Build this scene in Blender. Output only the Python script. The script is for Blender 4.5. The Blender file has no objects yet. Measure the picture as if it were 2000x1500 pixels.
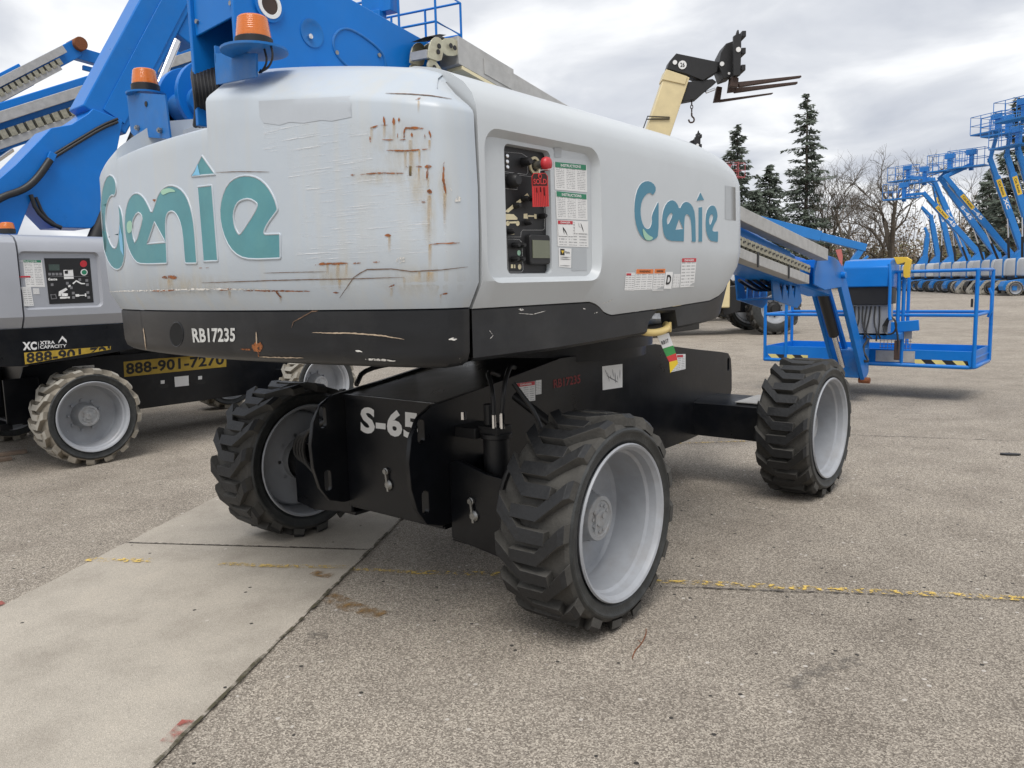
import bpy, bmesh, math, random
from mathutils import Vector, Matrix
from mathutils.bvhtree import BVHTree
from mathutils.geometry import delaunay_2d_cdt
random.seed(7)
R_ = math.radians
scene = bpy.context.scene
col = scene.collection
# ------------------------------------------------------------------ camera
CAM = Vector((2.9452, -2.7216, 1.4445)); YAW, PITCH, ROLL, FPX = -0.6999, -0.1255, -0.0268, 1553.1
fw = Vector((math.sin(YAW)*math.cos(PITCH), math.cos(YAW)*math.cos(PITCH), math.sin(PITCH)))
rt = Vector((math.cos(YAW), -math.sin(YAW), 0)); up = rt.cross(fw)
CR = rt*math.cos(ROLL)+up*math.sin(ROLL); CU = up*math.cos(ROLL)-rt*math.sin(ROLL)
cd = bpy.data.cameras.new('camera'); cam = bpy.data.objects.new('camera', cd); col.objects.link(cam)
cd.sensor_width = 36; cd.lens = FPX/2000*36; cd.clip_end = 3000; cd.clip_start = .05
mw = Matrix((CR, CU, -fw)).transposed().to_4x4(); mw.translation = CAM; cam.matrix_world = mw
scene.camera = cam
# ------------------------------------------------------------------ sky, sun, exposure
SUN_EL, SUN_AZ = 60, 148          # azimuth measured from +Y towards +X
world = bpy.data.worlds.new('World'); scene.world = world; world.use_nodes = True
wn = world.node_tree; wn.nodes.clear()
def wnode(t, **k):
    n = wn.nodes.new(t)
    for a, b in k.items(): setattr(n, a, b)
    return n
wo = wnode('ShaderNodeOutputWorld'); bg = wnode('ShaderNodeBackground'); bg.inputs[1].default_value = 1.0
skyt = wnode('ShaderNodeTexSky', sky_type='NISHITA', sun_disc=False, sun_elevation=R_(SUN_EL), sun_rotation=R_(SUN_AZ), dust_density=3.0)
sky_s = wnode('ShaderNodeVectorMath', operation='SCALE'); sky_s.inputs['Scale'].default_value = 0.07
tc = wnode('ShaderNodeTexCoord')
sep = wnode('ShaderNodeSeparateXYZ')
zc = wnode('ShaderNodeMath', operation='MAXIMUM'); zc.inputs[1].default_value = 0.0
za = wnode('ShaderNodeMath', operation='ADD'); za.inputs[1].default_value = 0.16
dv = wnode('ShaderNodeVectorMath', operation='DIVIDE')   # project onto a flat cloud layer
cmb = wnode('ShaderNodeCombineXYZ')
n1 = wnode('ShaderNodeTexNoise'); n1.inputs['Scale'].default_value = 1.5; n1.inputs['Detail'].default_value = 6; n1.inputs['Roughness'].default_value = .5; n1.inputs['Distortion'].default_value = .35
ramp = wnode('ShaderNodeValToRGB')
e = ramp.color_ramp.elements
e[0].position = .33; e[0].color = (.35, .37, .415, 1); e[1].position = .66; e[1].color = (.70, .705, .71, 1)
el = ramp.color_ramp.elements.new(.49); el.color = (.47, .485, .515, 1)
mixw = wnode('ShaderNodeMixRGB'); mixw.inputs[0].default_value = .95
L = wn.links.new
L(tc.outputs['Generated'], sep.inputs[0]); L(sep.outputs[2], zc.inputs[0]); L(zc.outputs[0], za.inputs[0])
for i in range(3): L(za.outputs[0], cmb.inputs[i])
L(tc.outputs['Generated'], dv.inputs[0]); L(cmb.outputs[0], dv.inputs[1]); L(dv.outputs[0], n1.inputs['Vector'])
L(n1.outputs['Fac'], ramp.inputs[0]); L(skyt.outputs[0], sky_s.inputs[0])
L(sky_s.outputs[0], mixw.inputs[1]); L(ramp.outputs[0], mixw.inputs[2]); L(mixw.outputs[0], bg.inputs[0]); L(bg.outputs[0], wo.inputs[0])
sl = bpy.data.lights.new('sun', 'SUN'); sl.energy = 1.5; sl.angle = R_(32); sl.color = (1, .965, .92)
so = bpy.data.objects.new('sun', sl); col.objects.link(so)
sd = Vector((math.sin(R_(SUN_AZ))*math.cos(R_(SUN_EL)), math.cos(R_(SUN_AZ))*math.cos(R_(SUN_EL)), math.sin(R_(SUN_EL))))
so.rotation_euler = sd.to_track_quat('Z', 'Y').to_euler(); so.location = (0, 0, 30)
vs = scene.view_settings; vs.view_transform = 'Standard'; vs.look = 'None'; vs.exposure = 0.74; vs.gamma = 1; vs.use_curve_mapping = False
scene.render.engine = 'CYCLES'

# ------------------------------------------------------------------ pixel -> place
def ray(x, y): return CR*((x-1000)/FPX)-CU*((y-750)/FPX)+fw
def onX(x, y, X): d = ray(x, y); return CAM+d*((X-CAM.x)/d.x)
def onY(x, y, Y): d = ray(x, y); return CAM+d*((Y-CAM.y)/d.y)
def onZ(x, y, Z=0): d = ray(x, y); return CAM+d*((Z-CAM.z)/d.z)
def atD(x, y, D): d = ray(x, y); return CAM+d*(D/d.dot(fw))

# ------------------------------------------------------------------ materials
def M(name, c, rough=.5, metal=0., var=.12, vs=6., bump=0., bs=80., dirt=None, dirt_amt=.3, coat=0., spec=.5, stretch=(1, 1, 1)):
    m = bpy.data.materials.new(name); m.use_nodes = True; nt = m.node_tree; p = nt.nodes['Principled BSDF']; lk = nt.links.new
    p.inputs['Roughness'].default_value = rough; p.inputs['Metallic'].default_value = metal
    p.inputs['Coat Weight'].default_value = coat; p.inputs['Specular IOR Level'].default_value = spec; p.inputs['Coat Roughness'].default_value = .15
    t = nt.nodes.new('ShaderNodeTexCoord'); mp = nt.nodes.new('ShaderNodeMapping'); mp.inputs['Scale'].default_value = stretch
    lk(t.outputs['Object'], mp.inputs[0])
    n = nt.nodes.new('ShaderNodeTexNoise'); n.inputs['Scale'].default_value = vs; n.inputs['Detail'].default_value = 7; n.inputs['Roughness'].default_value = .62
    lk(mp.outputs[0], n.inputs['Vector'])
    r = nt.nodes.new('ShaderNodeMapRange'); r.inputs[1].default_value = .25; r.inputs[2].default_value = .75; r.inputs[3].default_value = 1-var; r.inputs[4].default_value = 1+var
    lk(n.outputs['Fac'], r.inputs[0])
    mu = nt.nodes.new('ShaderNodeVectorMath'); mu.operation = 'SCALE'; mu.inputs[0].default_value = c[:3]; lk(r.outputs[0], mu.inputs['Scale'])
    out = mu.outputs[0]
    if dirt:
        n2 = nt.nodes.new('ShaderNodeTexNoise'); n2.inputs['Scale'].default_value = vs*.7; n2.inputs['Detail'].default_value = 9; n2.inputs['Roughness'].default_value = .7
        lk(t.outputs['Object'], n2.inputs['Vector'])
        r2 = nt.nodes.new('ShaderNodeMapRange'); r2.inputs[1].default_value = .48; r2.inputs[2].default_value = .75; r2.inputs[3].default_value = 0; r2.inputs[4].default_value = dirt_amt
        lk(n2.outputs['Fac'], r2.inputs[0])
        mx = nt.nodes.new('ShaderNodeMixRGB'); mx.inputs[2].default_value = (*dirt, 1); lk(r2.outputs[0], mx.inputs[0]); lk(out, mx.inputs[1]); out = mx.outputs[0]
    lk(out, p.inputs['Base Color'])
    rr = nt.nodes.new('ShaderNodeMapRange'); rr.inputs[3].default_value = max(rough-.1, .03); rr.inputs[4].default_value = min(rough+.12, 1); lk(n.outputs['Fac'], rr.inputs[0]); lk(rr.outputs[0], p.inputs['Roughness'])
    if bump:
        b = nt.nodes.new('ShaderNodeBump'); b.inputs['Strength'].default_value = bump; b.inputs['Distance'].default_value = .01
        n3 = nt.nodes.new('ShaderNodeTexNoise'); n3.inputs['Scale'].default_value = bs; n3.inputs['Detail'].default_value = 5; lk(t.outputs['Object'], n3.inputs['Vector'])
        lk(n3.outputs['Fac'], b.inputs['Height']); lk(b.outputs[0], p.inputs['Normal'])
    return m
BLUE = M('blue_paint', (.007, .165, .55), .3, var=.09, vs=3, spec=.25, dirt=(.05, .19, .46), dirt_amt=.3)
BLUED = M('blue_paint_worn', (.011, .15, .46), .42, spec=.3, var=.16, vs=9, dirt=(.16, .2, .26), dirt_amt=.4)
BLUEF = M('blue_paint_far', (.015, .18, .52), .45, var=.1, vs=2)
RED = M('red_paint', (.42, .10, .11), .5)
BLACK = M('black_paint', (.006, .007, .0095), .30, var=.3, vs=5, dirt=(.035, .034, .032), dirt_amt=.4, bump=.04, bs=30, spec=.35)
BLACKS = M('black_skirt_paint', (.013, .0145, .0175), .36, var=.25, vs=4, dirt=(.06, .06, .06), dirt_amt=.4, stretch=(1, 1, 6), spec=.4)
BLACKP = M('black_plastic', (.012, .012, .013), .5, var=.2)
HOSE = M('black_hose', (.014, .014, .015), .45, var=.3, vs=30)
RUB = M('tyre_rubber', (.012, .0128, .0142), .55, var=.3, vs=14, dirt=(.035, .034, .033), dirt_amt=.45, bump=.25, bs=60)
RUBD = M('tyre_groove_dust', (.062, .059, .053), .85, var=.35, vs=11, bump=.3, bs=90)
RUBS = M('tyre_sidewall', (.022, .024, .024), .5, var=.35, vs=16, dirt=(.1, .1, .095), dirt_amt=.45, bump=.15, bs=120)
RUBW = M('pale_tyre', (.37, .35, .305), .85, var=.18, vs=9, dirt=(.2, .18, .15), dirt_amt=.7, bump=.2)
RUBWD = M('pale_tyre_groove', (.24, .215, .175), .9, var=.3, vs=9)
RIM = M('grey_rim_paint', (.33, .345, .37), .4, var=.1, vs=9, dirt=(.24, .22, .2), dirt_amt=.4)
HUB = M('hub_grey', (.30, .31, .32), .42, var=.2, vs=20, dirt=(.2, .13, .07), dirt_amt=.5)
GREY = M('hood_grey', (.52, .55, .57), .36, var=.05, vs=2.5, dirt=(.48, .50, .51), dirt_amt=.4, coat=.2)
GREYN = M('hood_grey_new', (.36, .375, .41), .33, var=.04, vs=3, coat=.3)
GREYF = M('hood_grey_far', (.52, .53, .54), .5, var=.08)
SILV = M('galvanised_tray', (.46, .455, .44), .55, metal=.35, var=.14, vs=14, dirt=(.3, .29, .27), dirt_amt=.5)
CHROME = M('chrome_rod', (.75, .75, .76), .15, metal=1., var=.05)
STEEL = M('steel_bolt', (.32, .32, .31), .4, metal=.9, var=.2, vs=40)
PLATE = M('zinc_chain_plate', (.50, .48, .36), .45, metal=.4, var=.2, vs=25, dirt=(.3, .2, .12), dirt_amt=.5)
CHAIN = M('cable_chain', (.36, .34, .26), .5, metal=.4, var=.35, vs=30, dirt=(.1, .08, .05), dirt_amt=.6)
TEAL = M('teal_logo_faded', (.088, .265, .30), .5, var=.13, vs=7, dirt=(.13, .33, .33), dirt_amt=.6)
TEALP = M('teal_patch_pale', (.34, .56, .42), .6, var=.1)
SKYB = M('pale_blue_vinyl', (.20, .50, .72), .5, var=.08)
LOGOB = M('logo_blue', (.05, .21, .31), .4, var=.06)
WHITE = M('white_vinyl', (.78, .78, .77), .5, var=.05)
WDULL = M('white_stencil', (.55, .55, .53), .7, var=.3, vs=60)
REDST = M('red_stencil', (.20, .03, .03), .7, var=.4, vs=60)
REDV = M('red_vinyl', (.52, .03, .045), .5, var=.06)
REDTAG = M('red_tag_card', (.62, .035, .035), .55, var=.1, vs=20)
ORNV = M('orange_vinyl', (.72, .19, .035), .5, var=.05)
GRNV = M('green_vinyl', (.02, .21, .11), .5, var=.05)
YELV = M('yellow_vinyl', (.74, .49, .05), .5, var=.06)
YELS = M('yellow_sticker_dirty', (.46, .31, .035), .55, var=.2, vs=14)
INK = M('black_ink', (.012, .012, .012), .6, var=.1)
INKG = M('grey_ink', (.2, .2, .21), .6, var=.1)
CREAMP = M('cream_diagram_print', (.72, .64, .42), .5, var=.06)
BEACON = M('amber_beacon_lens', (.82, .20, .015), .18, var=.05, coat=.6)
BEACON.node_tree.nodes['Principled BSDF'].inputs['Transmission Weight'].default_value = .25
CREAM = M('cream_paint', (.68, .57, .33), .4, var=.07, vs=4, dirt=(.4, .33, .2), dirt_amt=.3)
RUSTB = M('rusty_brown_steel', (.05, .028, .021), .6, var=.4, vs=14)
RUST = M('rust', (.19, .065, .025), .9, var=.5, vs=60, bump=.3)
YELRING = M('yellow_cap', (.72, .55, .22), .45, var=.08)
SCREEN = M('grey_green_screen', (.15, .16, .11), .2, var=.08)
REDB = M('red_button', (.50, .03, .04), .35, var=.05)
GHOST = M('ghost_patch_grey', (.42, .445, .465), .55, var=.06)
GHOSTP = M('ghost_patch_pink', (.455, .49, .53), .5, var=.08, vs=4)
PINK = M('faded_red_strap', (.6, .16, .14), .7, var=.2)
WOOD = M('old_plank', (.26, .19, .14), .85, var=.35, vs=14, stretch=(1, 1, 1))
BARK = M('bark', (.09, .075, .062), .95, var=.4, vs=3)
BARKL = M('grey_bark', (.105, .088, .07), .95, var=.4, vs=3)
NEED = M('conifer_needles', (.085, .105, .08), .8, var=.5, vs=.5)
SCRUB = M('brown_twigs', (.17, .13, .09), .95, var=.5, vs=.4)
OLIVE = M('olive_scrub', (.115, .115, .05), .95, var=.5, vs=.4)

def mask_mat(name, c, lo, hi, scale, stretch=(1, 1, 1), rough=.8, var=.3, uvfade=False):
    """paint or stain with ragged alpha from noise"""
    m = M(name, c, rough, var=var, vs=30); nt = m.node_tree; p = nt.nodes['Principled BSDF']; lk = nt.links.new
    t = nt.nodes.new('ShaderNodeTexCoord'); mp = nt.nodes.new('ShaderNodeMapping'); mp.inputs['Scale'].default_value = stretch
    lk(t.outputs['Object'], mp.inputs[0]); n = nt.nodes.new('ShaderNodeTexNoise'); n.inputs['Scale'].default_value = scale; n.inputs['Detail'].default_value = 8; n.inputs['Roughness'].default_value = .68
    lk(mp.outputs[0], n.inputs['Vector']); r = nt.nodes.new('ShaderNodeMapRange'); r.inputs[1].default_value = lo; r.inputs[2].default_value = hi
    lk(n.outputs['Fac'], r.inputs[0]); o = r.outputs[0]
    if uvfade:   # fades down the drip and towards its sides
        sp = nt.nodes.new('ShaderNodeSeparateXYZ'); lk(t.outputs['UV'], sp.inputs[0])
        def mm(op, a, b):
            q = nt.nodes.new('ShaderNodeMath'); q.operation = op
            for i, v in enumerate((a, b)):
                if isinstance(v, (int, float)): q.inputs[i].default_value = v
                else: lk(v, q.inputs[i])
            return q.outputs[0]
        sx = mm('SUBTRACT', 1, mm('ABSOLUTE', mm('MULTIPLY', mm('SUBTRACT', sp.outputs[0], .5), 2), 0))
        o = mm('MULTIPLY', mm('MULTIPLY', o, sp.outputs[1]), mm('MINIMUM', mm('MULTIPLY', sx, 1.6), 1))
    lk(o, p.inputs['Alpha']); return m
RUSTM = mask_mat('rust_stain', (.26, .09, .028), .36, .50, 60, rough=.95, var=.5)
DRIP = mask_mat('rust_drip', (.52, .34, .13), .3, .8, 22, (3, 3, .3), .9, .3, True)
SCR = mask_mat('white_scrapes', (.74, .76, .78), .56, .66, 5, (1.2, 1.2, 46), .6, .1)
CHIP = mask_mat('paint_chip', (.66, .64, .60), .4, .5, 60, rough=.8)
YPAINT = mask_mat('worn_yellow_paint', (.62, .43, .10), .50, .60, 30, rough=.8)
YPAINT2 = mask_mat('worn_yellow_paint_dense', (.60, .43, .14), .44, .6, 40, rough=.8)
CRACK = mask_mat('ground_crack', (.07, .062, .055), .40, .60, 26, rough=1)
RUSTG = mask_mat('rusty_ground_stain', (.26, .15, .05), .44, .66, 16, rough=1)
REDG = mask_mat('red_paint_mark', (.34, .10, .08), .42, .6, 12, rough=1)
OIL = mask_mat('oil_stain', (.15, .138, .124), .42, .9, 22, rough=.8)
MOSS = mask_mat('mossy_joint', (.075, .066, .038), .40, .58, 16, rough=1)

def bloom_mat(name, c):
    m = mask_mat(name, c, .34, .72, 14, (2.5, 2.5, .8), .9, .25, False); nt = m.node_tree; p = nt.nodes['Principled BSDF']; lk = nt.links.new
    t = nt.nodes.new('ShaderNodeTexCoord'); mp = nt.nodes.new('ShaderNodeVectorMath'); mp.operation = 'DISTANCE'; mp.inputs[1].default_value = (.5, .5, 0); lk(t.outputs['UV'], mp.inputs[0])
    r = nt.nodes.new('ShaderNodeMapRange'); r.inputs[1].default_value = .5; r.inputs[2].default_value = .12; r.inputs[3].default_value = 0; r.inputs[4].default_value = .34; lk(mp.outputs['Value'], r.inputs[0])
    old = p.inputs['Alpha'].links[0].from_socket; q = nt.nodes.new('ShaderNodeMath'); q.operation = 'MULTIPLY'; lk(old, q.inputs[0]); lk(r.outputs[0], q.inputs[1]); lk(q.outputs[0], p.inputs['Alpha']); return m
BLOOM = bloom_mat('rust_bloom', (.58, .44, .22))
def label_mat(name, lines=16, base=(.74, .74, .73), ink=(.25, .25, .26)):
    """white sticker with rows of small print, in its own UV"""
    m = M(name, base, .5, var=.03); nt = m.node_tree; p = nt.nodes['Principled BSDF']; lk = nt.links.new
    t = nt.nodes.new('ShaderNodeTexCoord'); sp = nt.nodes.new('ShaderNodeSeparateXYZ'); lk(t.outputs['UV'], sp.inputs[0])
    def mm(op, a, b=0.):
        q = nt.nodes.new('ShaderNodeMath'); q.operation = op
        for i, v in enumerate((a, b)):
            if isinstance(v, (int, float)): q.inputs[i].default_value = v
            else: lk(v, q.inputs[i])
        return q.outputs[0]
    row = mm('FRACT', mm('MULTIPLY', sp.outputs[1], lines)); rid = mm('FLOOR', mm('MULTIPLY', sp.outputs[1], lines))
    inrow = mm('MULTIPLY', mm('GREATER_THAN', row, .3), mm('LESS_THAN', row, .72))
    colu = mm('FRACT', mm('MULTIPLY', sp.outputs[0], 3)); incol = mm('MULTIPLY', mm('GREATER_THAN', colu, .1), mm('LESS_THAN', colu, .9))
    cb = nt.nodes.new('ShaderNodeCombineXYZ'); lk(mm('MULTIPLY', sp.outputs[0], 34), cb.inputs[0]); lk(mm('MULTIPLY', rid, 7.3), cb.inputs[1])
    n = nt.nodes.new('ShaderNodeTexNoise'); n.inputs['Scale'].default_value = 1; n.inputs['Detail'].default_value = 2; lk(cb.outputs[0], n.inputs['Vector'])
    f = mm('MULTIPLY', mm('MULTIPLY', inrow, incol), mm('GREATER_THAN', n.outputs['Fac'], .44))
    edge = mm('MULTIPLY', mm('MULTIPLY', mm('GREATER_THAN', sp.outputs[0], .05), mm('LESS_THAN', sp.outputs[0], .95)), mm('MULTIPLY', mm('GREATER_THAN', sp.outputs[1], .05), mm('LESS_THAN', sp.outputs[1], .94)))
    f = mm('MULTIPLY', mm('MULTIPLY', f, edge), .75)
    old = p.inputs['Base Color'].links[0].from_socket; mx = nt.nodes.new('ShaderNodeMixRGB'); mx.inputs[2].default_value = (*ink, 1)
    lk(f, mx.inputs[0]); lk(old, mx.inputs[1]); lk(mx.outputs[0], p.inputs['Base Color']); return m
LAB = label_mat('printed_label'); LAB9 = label_mat('printed_label_coarse', 9)

# ------------------------------------------------------------------ mesh builder
class MB:
    def __init__(s): s.v = []; s.f = []; s.mi = []; s.k = 0; s.T = None
    def add(s, vs, fs):
        b = len(s.v)
        s.v += [tuple(s.T @ Vector(q)) if s.T else tuple(q) for q in vs]
        s.f += [tuple(b+i for i in f) for f in fs]; s.mi += [s.k]*len(fs); return s
    def box(s, x0, x1, y0, y1, z0, z1):
        return s.add([(x, y, z) for x in (x0, x1) for y in (y0, y1) for z in (z0, z1)],
                     [(0, 1, 3, 2), (4, 6, 7, 5), (0, 4, 5, 1), (2, 3, 7, 6), (0, 2, 6, 4), (1, 5, 7, 3)])
    def beam(s, p0, p1, w, h, upv=(0, 0, 1), w2=None, h2=None):
        p0, p1 = Vector(p0), Vector(p1); d = (p1-p0).normalized(); u = Vector(upv); sd_ = d.cross(u).normalized(); u = sd_.cross(d)
        w2 = w if w2 is None else w2; h2 = h if h2 is None else h2
        vs = [p+sd_*a*ww/2+u*b*hh/2 for p, ww, hh in ((p0, w, h), (p1, w2, h2)) for a in (-1, 1) for b in (-1, 1)]
        return s.add(vs, [(0, 1, 3, 2), (4, 6, 7, 5), (0, 4, 5, 1), (2, 3, 7, 6), (0, 2, 6, 4), (1, 5, 7, 3)])
    def prism(s, poly, axis, a, b):
        n = len(poly)
        def P(q, t): return {'x': (t, q[0], q[1]), 'y': (q[0], t, q[1]), 'z': (q[0], q[1], t)}[axis]
        fs = [tuple(range(n)), tuple(range(2*n-1, n-1, -1))]+[(i, i+n, (i+1) % n+n, (i+1) % n) for i in range(n)]
        return s.add([P(q, a) for q in poly]+[P(q, b) for q in poly], fs)
    def lathe(s, prof, c=(0, 0, 0), ax=(1, 0, 0), n=24, cap=True, a0=0., a1=2*math.pi):
        ax = Vector(ax).normalized(); t = Vector((0, 0, 1)) if abs(ax.z) < .9 else Vector((0, 1, 0))
        e1 = ax.cross(t).normalized(); e2 = ax.cross(e1); c = Vector(c); full = a1-a0 > 6.28; m = n if full else n+1
        vs = [c+ax*h+(e1*math.cos(a0+(a1-a0)*j/n)+e2*math.sin(a0+(a1-a0)*j/n))*r for (h, r) in prof for j in range(m)]
        fs = []
        for i in range(len(prof)-1):
            for j in range(n):
                j2 = (j+1) % m; fs.append((i*m+j, i*m+j2, (i+1)*m+j2, (i+1)*m+j))
        if cap and full: fs += [tuple(range(m-1, -1, -1)), tuple((len(prof)-1)*m+j for j in range(m))]
        return s.add(vs, fs)
    def cyl(s, p0, p1, r, n=16, r2=None):
        p0, p1 = Vector(p0), Vector(p1); return s.lathe([(0, r), ((p1-p0).length, r if r2 is None else r2)], p0, p1-p0, n)
    def tube(s, pts, r, n=6, sm=0, r2=None):
        P = [Vector(p) for p in pts]
        for _ in range(sm):
            Q = [P[0]]
            for a, b in zip(P, P[1:]): Q += [a*.75+b*.25, a*.25+b*.75]
            P = Q+[P[-1]]
        m = len(P); vs = []; prev = None
        for i, p in enumerate(P):
            d = (P[min(i+1, m-1)]-P[max(i-1, 0)])
            d = d.normalized() if d.length > 1e-9 else Vector((0, 0, 1))
            if prev is None:
                t = Vector((0, 0, 1)) if abs(d.z) < .9 else Vector((1, 0, 0)); e1 = d.cross(t).normalized()
            else: e1 = (prev-d*prev.dot(d)).normalized()
            prev = e1; e2 = d.cross(e1); rr = r if r2 is None else r+(r2-r)*i/(m-1)
            vs += [p+(e1*math.cos(2*math.pi*j/n)+e2*math.sin(2*math.pi*j/n))*rr for j in range(n)]
        fs = [(i*n+j, i*n+(j+1) % n, (i+1)*n+(j+1) % n, (i+1)*n+j) for i in range(m-1) for j in range(n)]
        fs += [tuple(range(n-1, -1, -1)), tuple((m-1)*n+j for j in range(n))]
        return s.add(vs, fs)
    def grid(s, rows, close=False):
        n = len(rows[0]); m = len(rows); fs = []
        for i in range(m-1 if not close else m):
            for j in range(n-1): fs.append((i*n+j, i*n+j+1, ((i+1) % m)*n+j+1, ((i+1) % m)*n+j))
        return s.add([p for r in rows for p in r], fs)
    def mesh(s, name, mats, ang=32, merge=0):
        me = bpy.data.meshes.new(name); me.from_pydata(s.v, [], s.f)
        for m in (mats if isinstance(mats, (list, tuple)) else [mats]): me.materials.append(m)
        if len(set(s.mi)) > 1: me.polygons.foreach_set('material_index', s.mi)
        if merge or True:
            bm = bmesh.new(); bm.from_mesh(me)
            if merge: bmesh.ops.remove_doubles(bm, verts=bm.verts, dist=merge)
            bmesh.ops.recalc_face_normals(bm, faces=bm.faces); bm.to_mesh(me); bm.free()
        me.polygons.foreach_set('use_smooth', [True]*len(me.polygons)); me.set_sharp_from_angle(angle=R_(ang)); me.update()
        return me
    def build(s, name, mats, parent=None, bevel=0., ang=32, merge=0, **k):
        return obj(name, s.mesh(name, mats, ang, merge), parent, bevel, **k)
def obj(name, me, parent=None, bevel=0., loc=None, rot=None, label=None, cat=None, group=None, kind=None):
    o = bpy.data.objects.new(name, me); col.objects.link(o)
    if parent: o.parent = parent
    if loc is not None: o.location = loc
    if rot is not None: o.rotation_euler = rot
    if bevel:
        b = o.modifiers.new('bevel', 'BEVEL'); b.width = bevel; b.segments = 2; b.limit_method = 'ANGLE'; b.angle_limit = R_(40); b.harden_normals = False
    return tag(o, label, cat, group, kind)
def tag(o, label=None, cat=None, group=None, kind=None):
    if label: o['label'] = label
    if cat: o['category'] = cat
    if group: o['group'] = group
    if kind: o['kind'] = kind
    return o
def thing(name, loc, rz, label, cat, group=None): return obj(name, None, None, 0, loc, (0, 0, rz), label, cat, group)

# ------------------------------------------------------------------ decals laid on built surfaces
def bvh_of(objs, off=Vector((0, 0, 0))):
    vs, fs = [], []
    for o in objs:
        b = len(vs); vs += [v.co+off for v in o.data.vertices]; fs += [tuple(b+i for i in p.vertices) for p in o.data.polygons]
    return BVHTree.FromPolygons(vs, fs)
def hit(bv, x, y, off):
    d = ray(x, y).normalized(); loc, nor, i, dist = bv.ray_cast(CAM, d)
    if loc is None: return None
    if nor.dot(d) > 0: nor = -nor
    return loc+nor*off
def lay(name, pts2, faces, bv, mat, parent, off, org, uv=None):
    used = sorted({i for f in faces for i in f}); mp_ = {j: k for k, j in enumerate(used)}
    pts2 = [pts2[i] for i in used]; faces = [tuple(mp_[i] for i in f) for f in faces]; uv = [uv[i] for i in used] if uv else None
    if not faces: return None
    vs = []; last = None
    for x, y in pts2:
        h = hit(bv, x, y, off)
        if h is None: h = last
        if h is None: return None
        last = h; vs.append(tuple(h-org))
    me = bpy.data.meshes.new(name); me.from_pydata(vs, [], faces); me.materials.append(mat)
    if uv:
        ul = me.uv_layers.new()
        for p in me.polygons:
            for li in p.loop_indices: ul.data[li].uv = uv[me.loops[li].vertex_index]
    me.polygons.foreach_set('use_smooth', [True]*len(me.polygons)); me.update()
    return obj(name, me, parent)
O0 = Vector((0, 0, 0))
def quad(name, q, bv, mat, parent, off=.002, nu=3, nv=3, org=O0):
    """q: four pixels, top-left, top-right, bottom-right, bottom-left"""
    pts, uv = [], []
    for j in range(nv+1):
        for i in range(nu+1):
            u, v = i/nu, j/nv; a = Vector(q[0]).lerp(Vector(q[1]), u); b = Vector(q[3]).lerp(Vector(q[2]), u); p = a.lerp(b, v); pts.append((p.x, p.y)); uv.append((u, 1-v))
    n = nu+1; fs = [(j*n+i, j*n+i+1, (j+1)*n+i+1, (j+1)*n+i) for j in range(nv) for i in range(nu)]
    return lay(name, pts, fs, bv, mat, parent, off, org, uv)
def smooth_loop(L_, it=2):
    for _ in range(it):
        Q = []
        for a, b in zip(L_, L_[1:]+L_[:1]): Q += [(a[0]*.75+b[0]*.25, a[1]*.75+b[1]*.25), (a[0]*.25+b[0]*.75, a[1]*.25+b[1]*.75)]
        L_ = Q
    return L_
def cdt(loops, step):
    co, ed = [], []
    for Lp in loops:
        pts = []
        for a, b in zip(Lp, Lp[1:]+Lp[:1]):
            k = max(1, int(math.dist(a, b)/step)); pts += [(a[0]+(b[0]-a[0])*i/k, a[1]+(b[1]-a[1])*i/k) for i in range(k)]
        s0 = len(co); co += [Vector(p) for p in pts]; ed += [(s0+i, s0+(i+1) % len(pts)) for i in range(len(pts))]
    xs = [c.x for c in co]; ys = [c.y for c in co]
    y = min(ys)+step*.5
    while y < max(ys):
        x = min(xs)+step*.37
        while x < max(xs): co.append(Vector((x+random.uniform(-.1, .1), y+random.uniform(-.1, .1)))); x += step
        y += step
    r = delaunay_2d_cdt(co, ed, [], 0, 1e-4)
    def inside(x, y):   # even-odd, so inner loops are holes
        c = False
        for Lp in loops:
            for (x1, y1), (x2, y2) in zip(Lp, Lp[1:]+Lp[:1]):
                if (y1 > y) != (y2 > y) and x < (x2-x1)*(y-y1)/(y2-y1)+x1: c = not c
        return c
    V = r[0]
    return [(v.x, v.y) for v in V], [tuple(f) for f in r[2] if inside(sum(V[i].x for i in f)/len(f), sum(V[i].y for i in f)/len(f))]
def poly(name, loops, bv, mat, parent, off=.002, step=14, org=O0):
    v, f = cdt(loops, step); return lay(name, v, f, bv, mat, parent, off, org)
_tc = {}
def text2d(s, bold=.0, sx=1.):
    k = (s, bold)
    if k in _tc: return _tc[k]
    fc = bpy.data.curves.new('t', 'FONT'); fc.body = s; fc.offset = bold; fc.resolution_u = 3; fc.space_character = 1.+max(0, bold-.02)*4
    o = bpy.data.objects.new('t', fc); me = bpy.data.meshes.new_from_object(o)
    vs = [v.co.copy() for v in me.vertices]; fs = [tuple(p.vertices) for p in me.polygons]
    bpy.data.objects.remove(o); bpy.data.curves.remove(fc); bpy.data.meshes.remove(me)
    x0 = min(v.x for v in vs); x1 = max(v.x for v in vs); y0 = min(v.y for v in vs); y1 = max(v.y for v in vs)
    r = ([((v.x-x0)/(x1-x0), (v.y-y0)/(y1-y0)) for v in vs], fs, (x1-x0)/(y1-y0)); _tc[k] = r; return r
def word(name, s, q, bv, mat, parent, off=.003, bold=.02, org=O0):
    vs, fs, _ = text2d(s, bold); pts = []
    for u, v in vs:
        a = Vector(q[0]).lerp(Vector(q[1]), u); b = Vector(q[3]).lerp(Vector(q[2]), u); p = a.lerp(b, 1-v); pts.append((p.x, p.y))
    return lay(name, pts, fs, bv, mat, parent, off, org)
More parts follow.
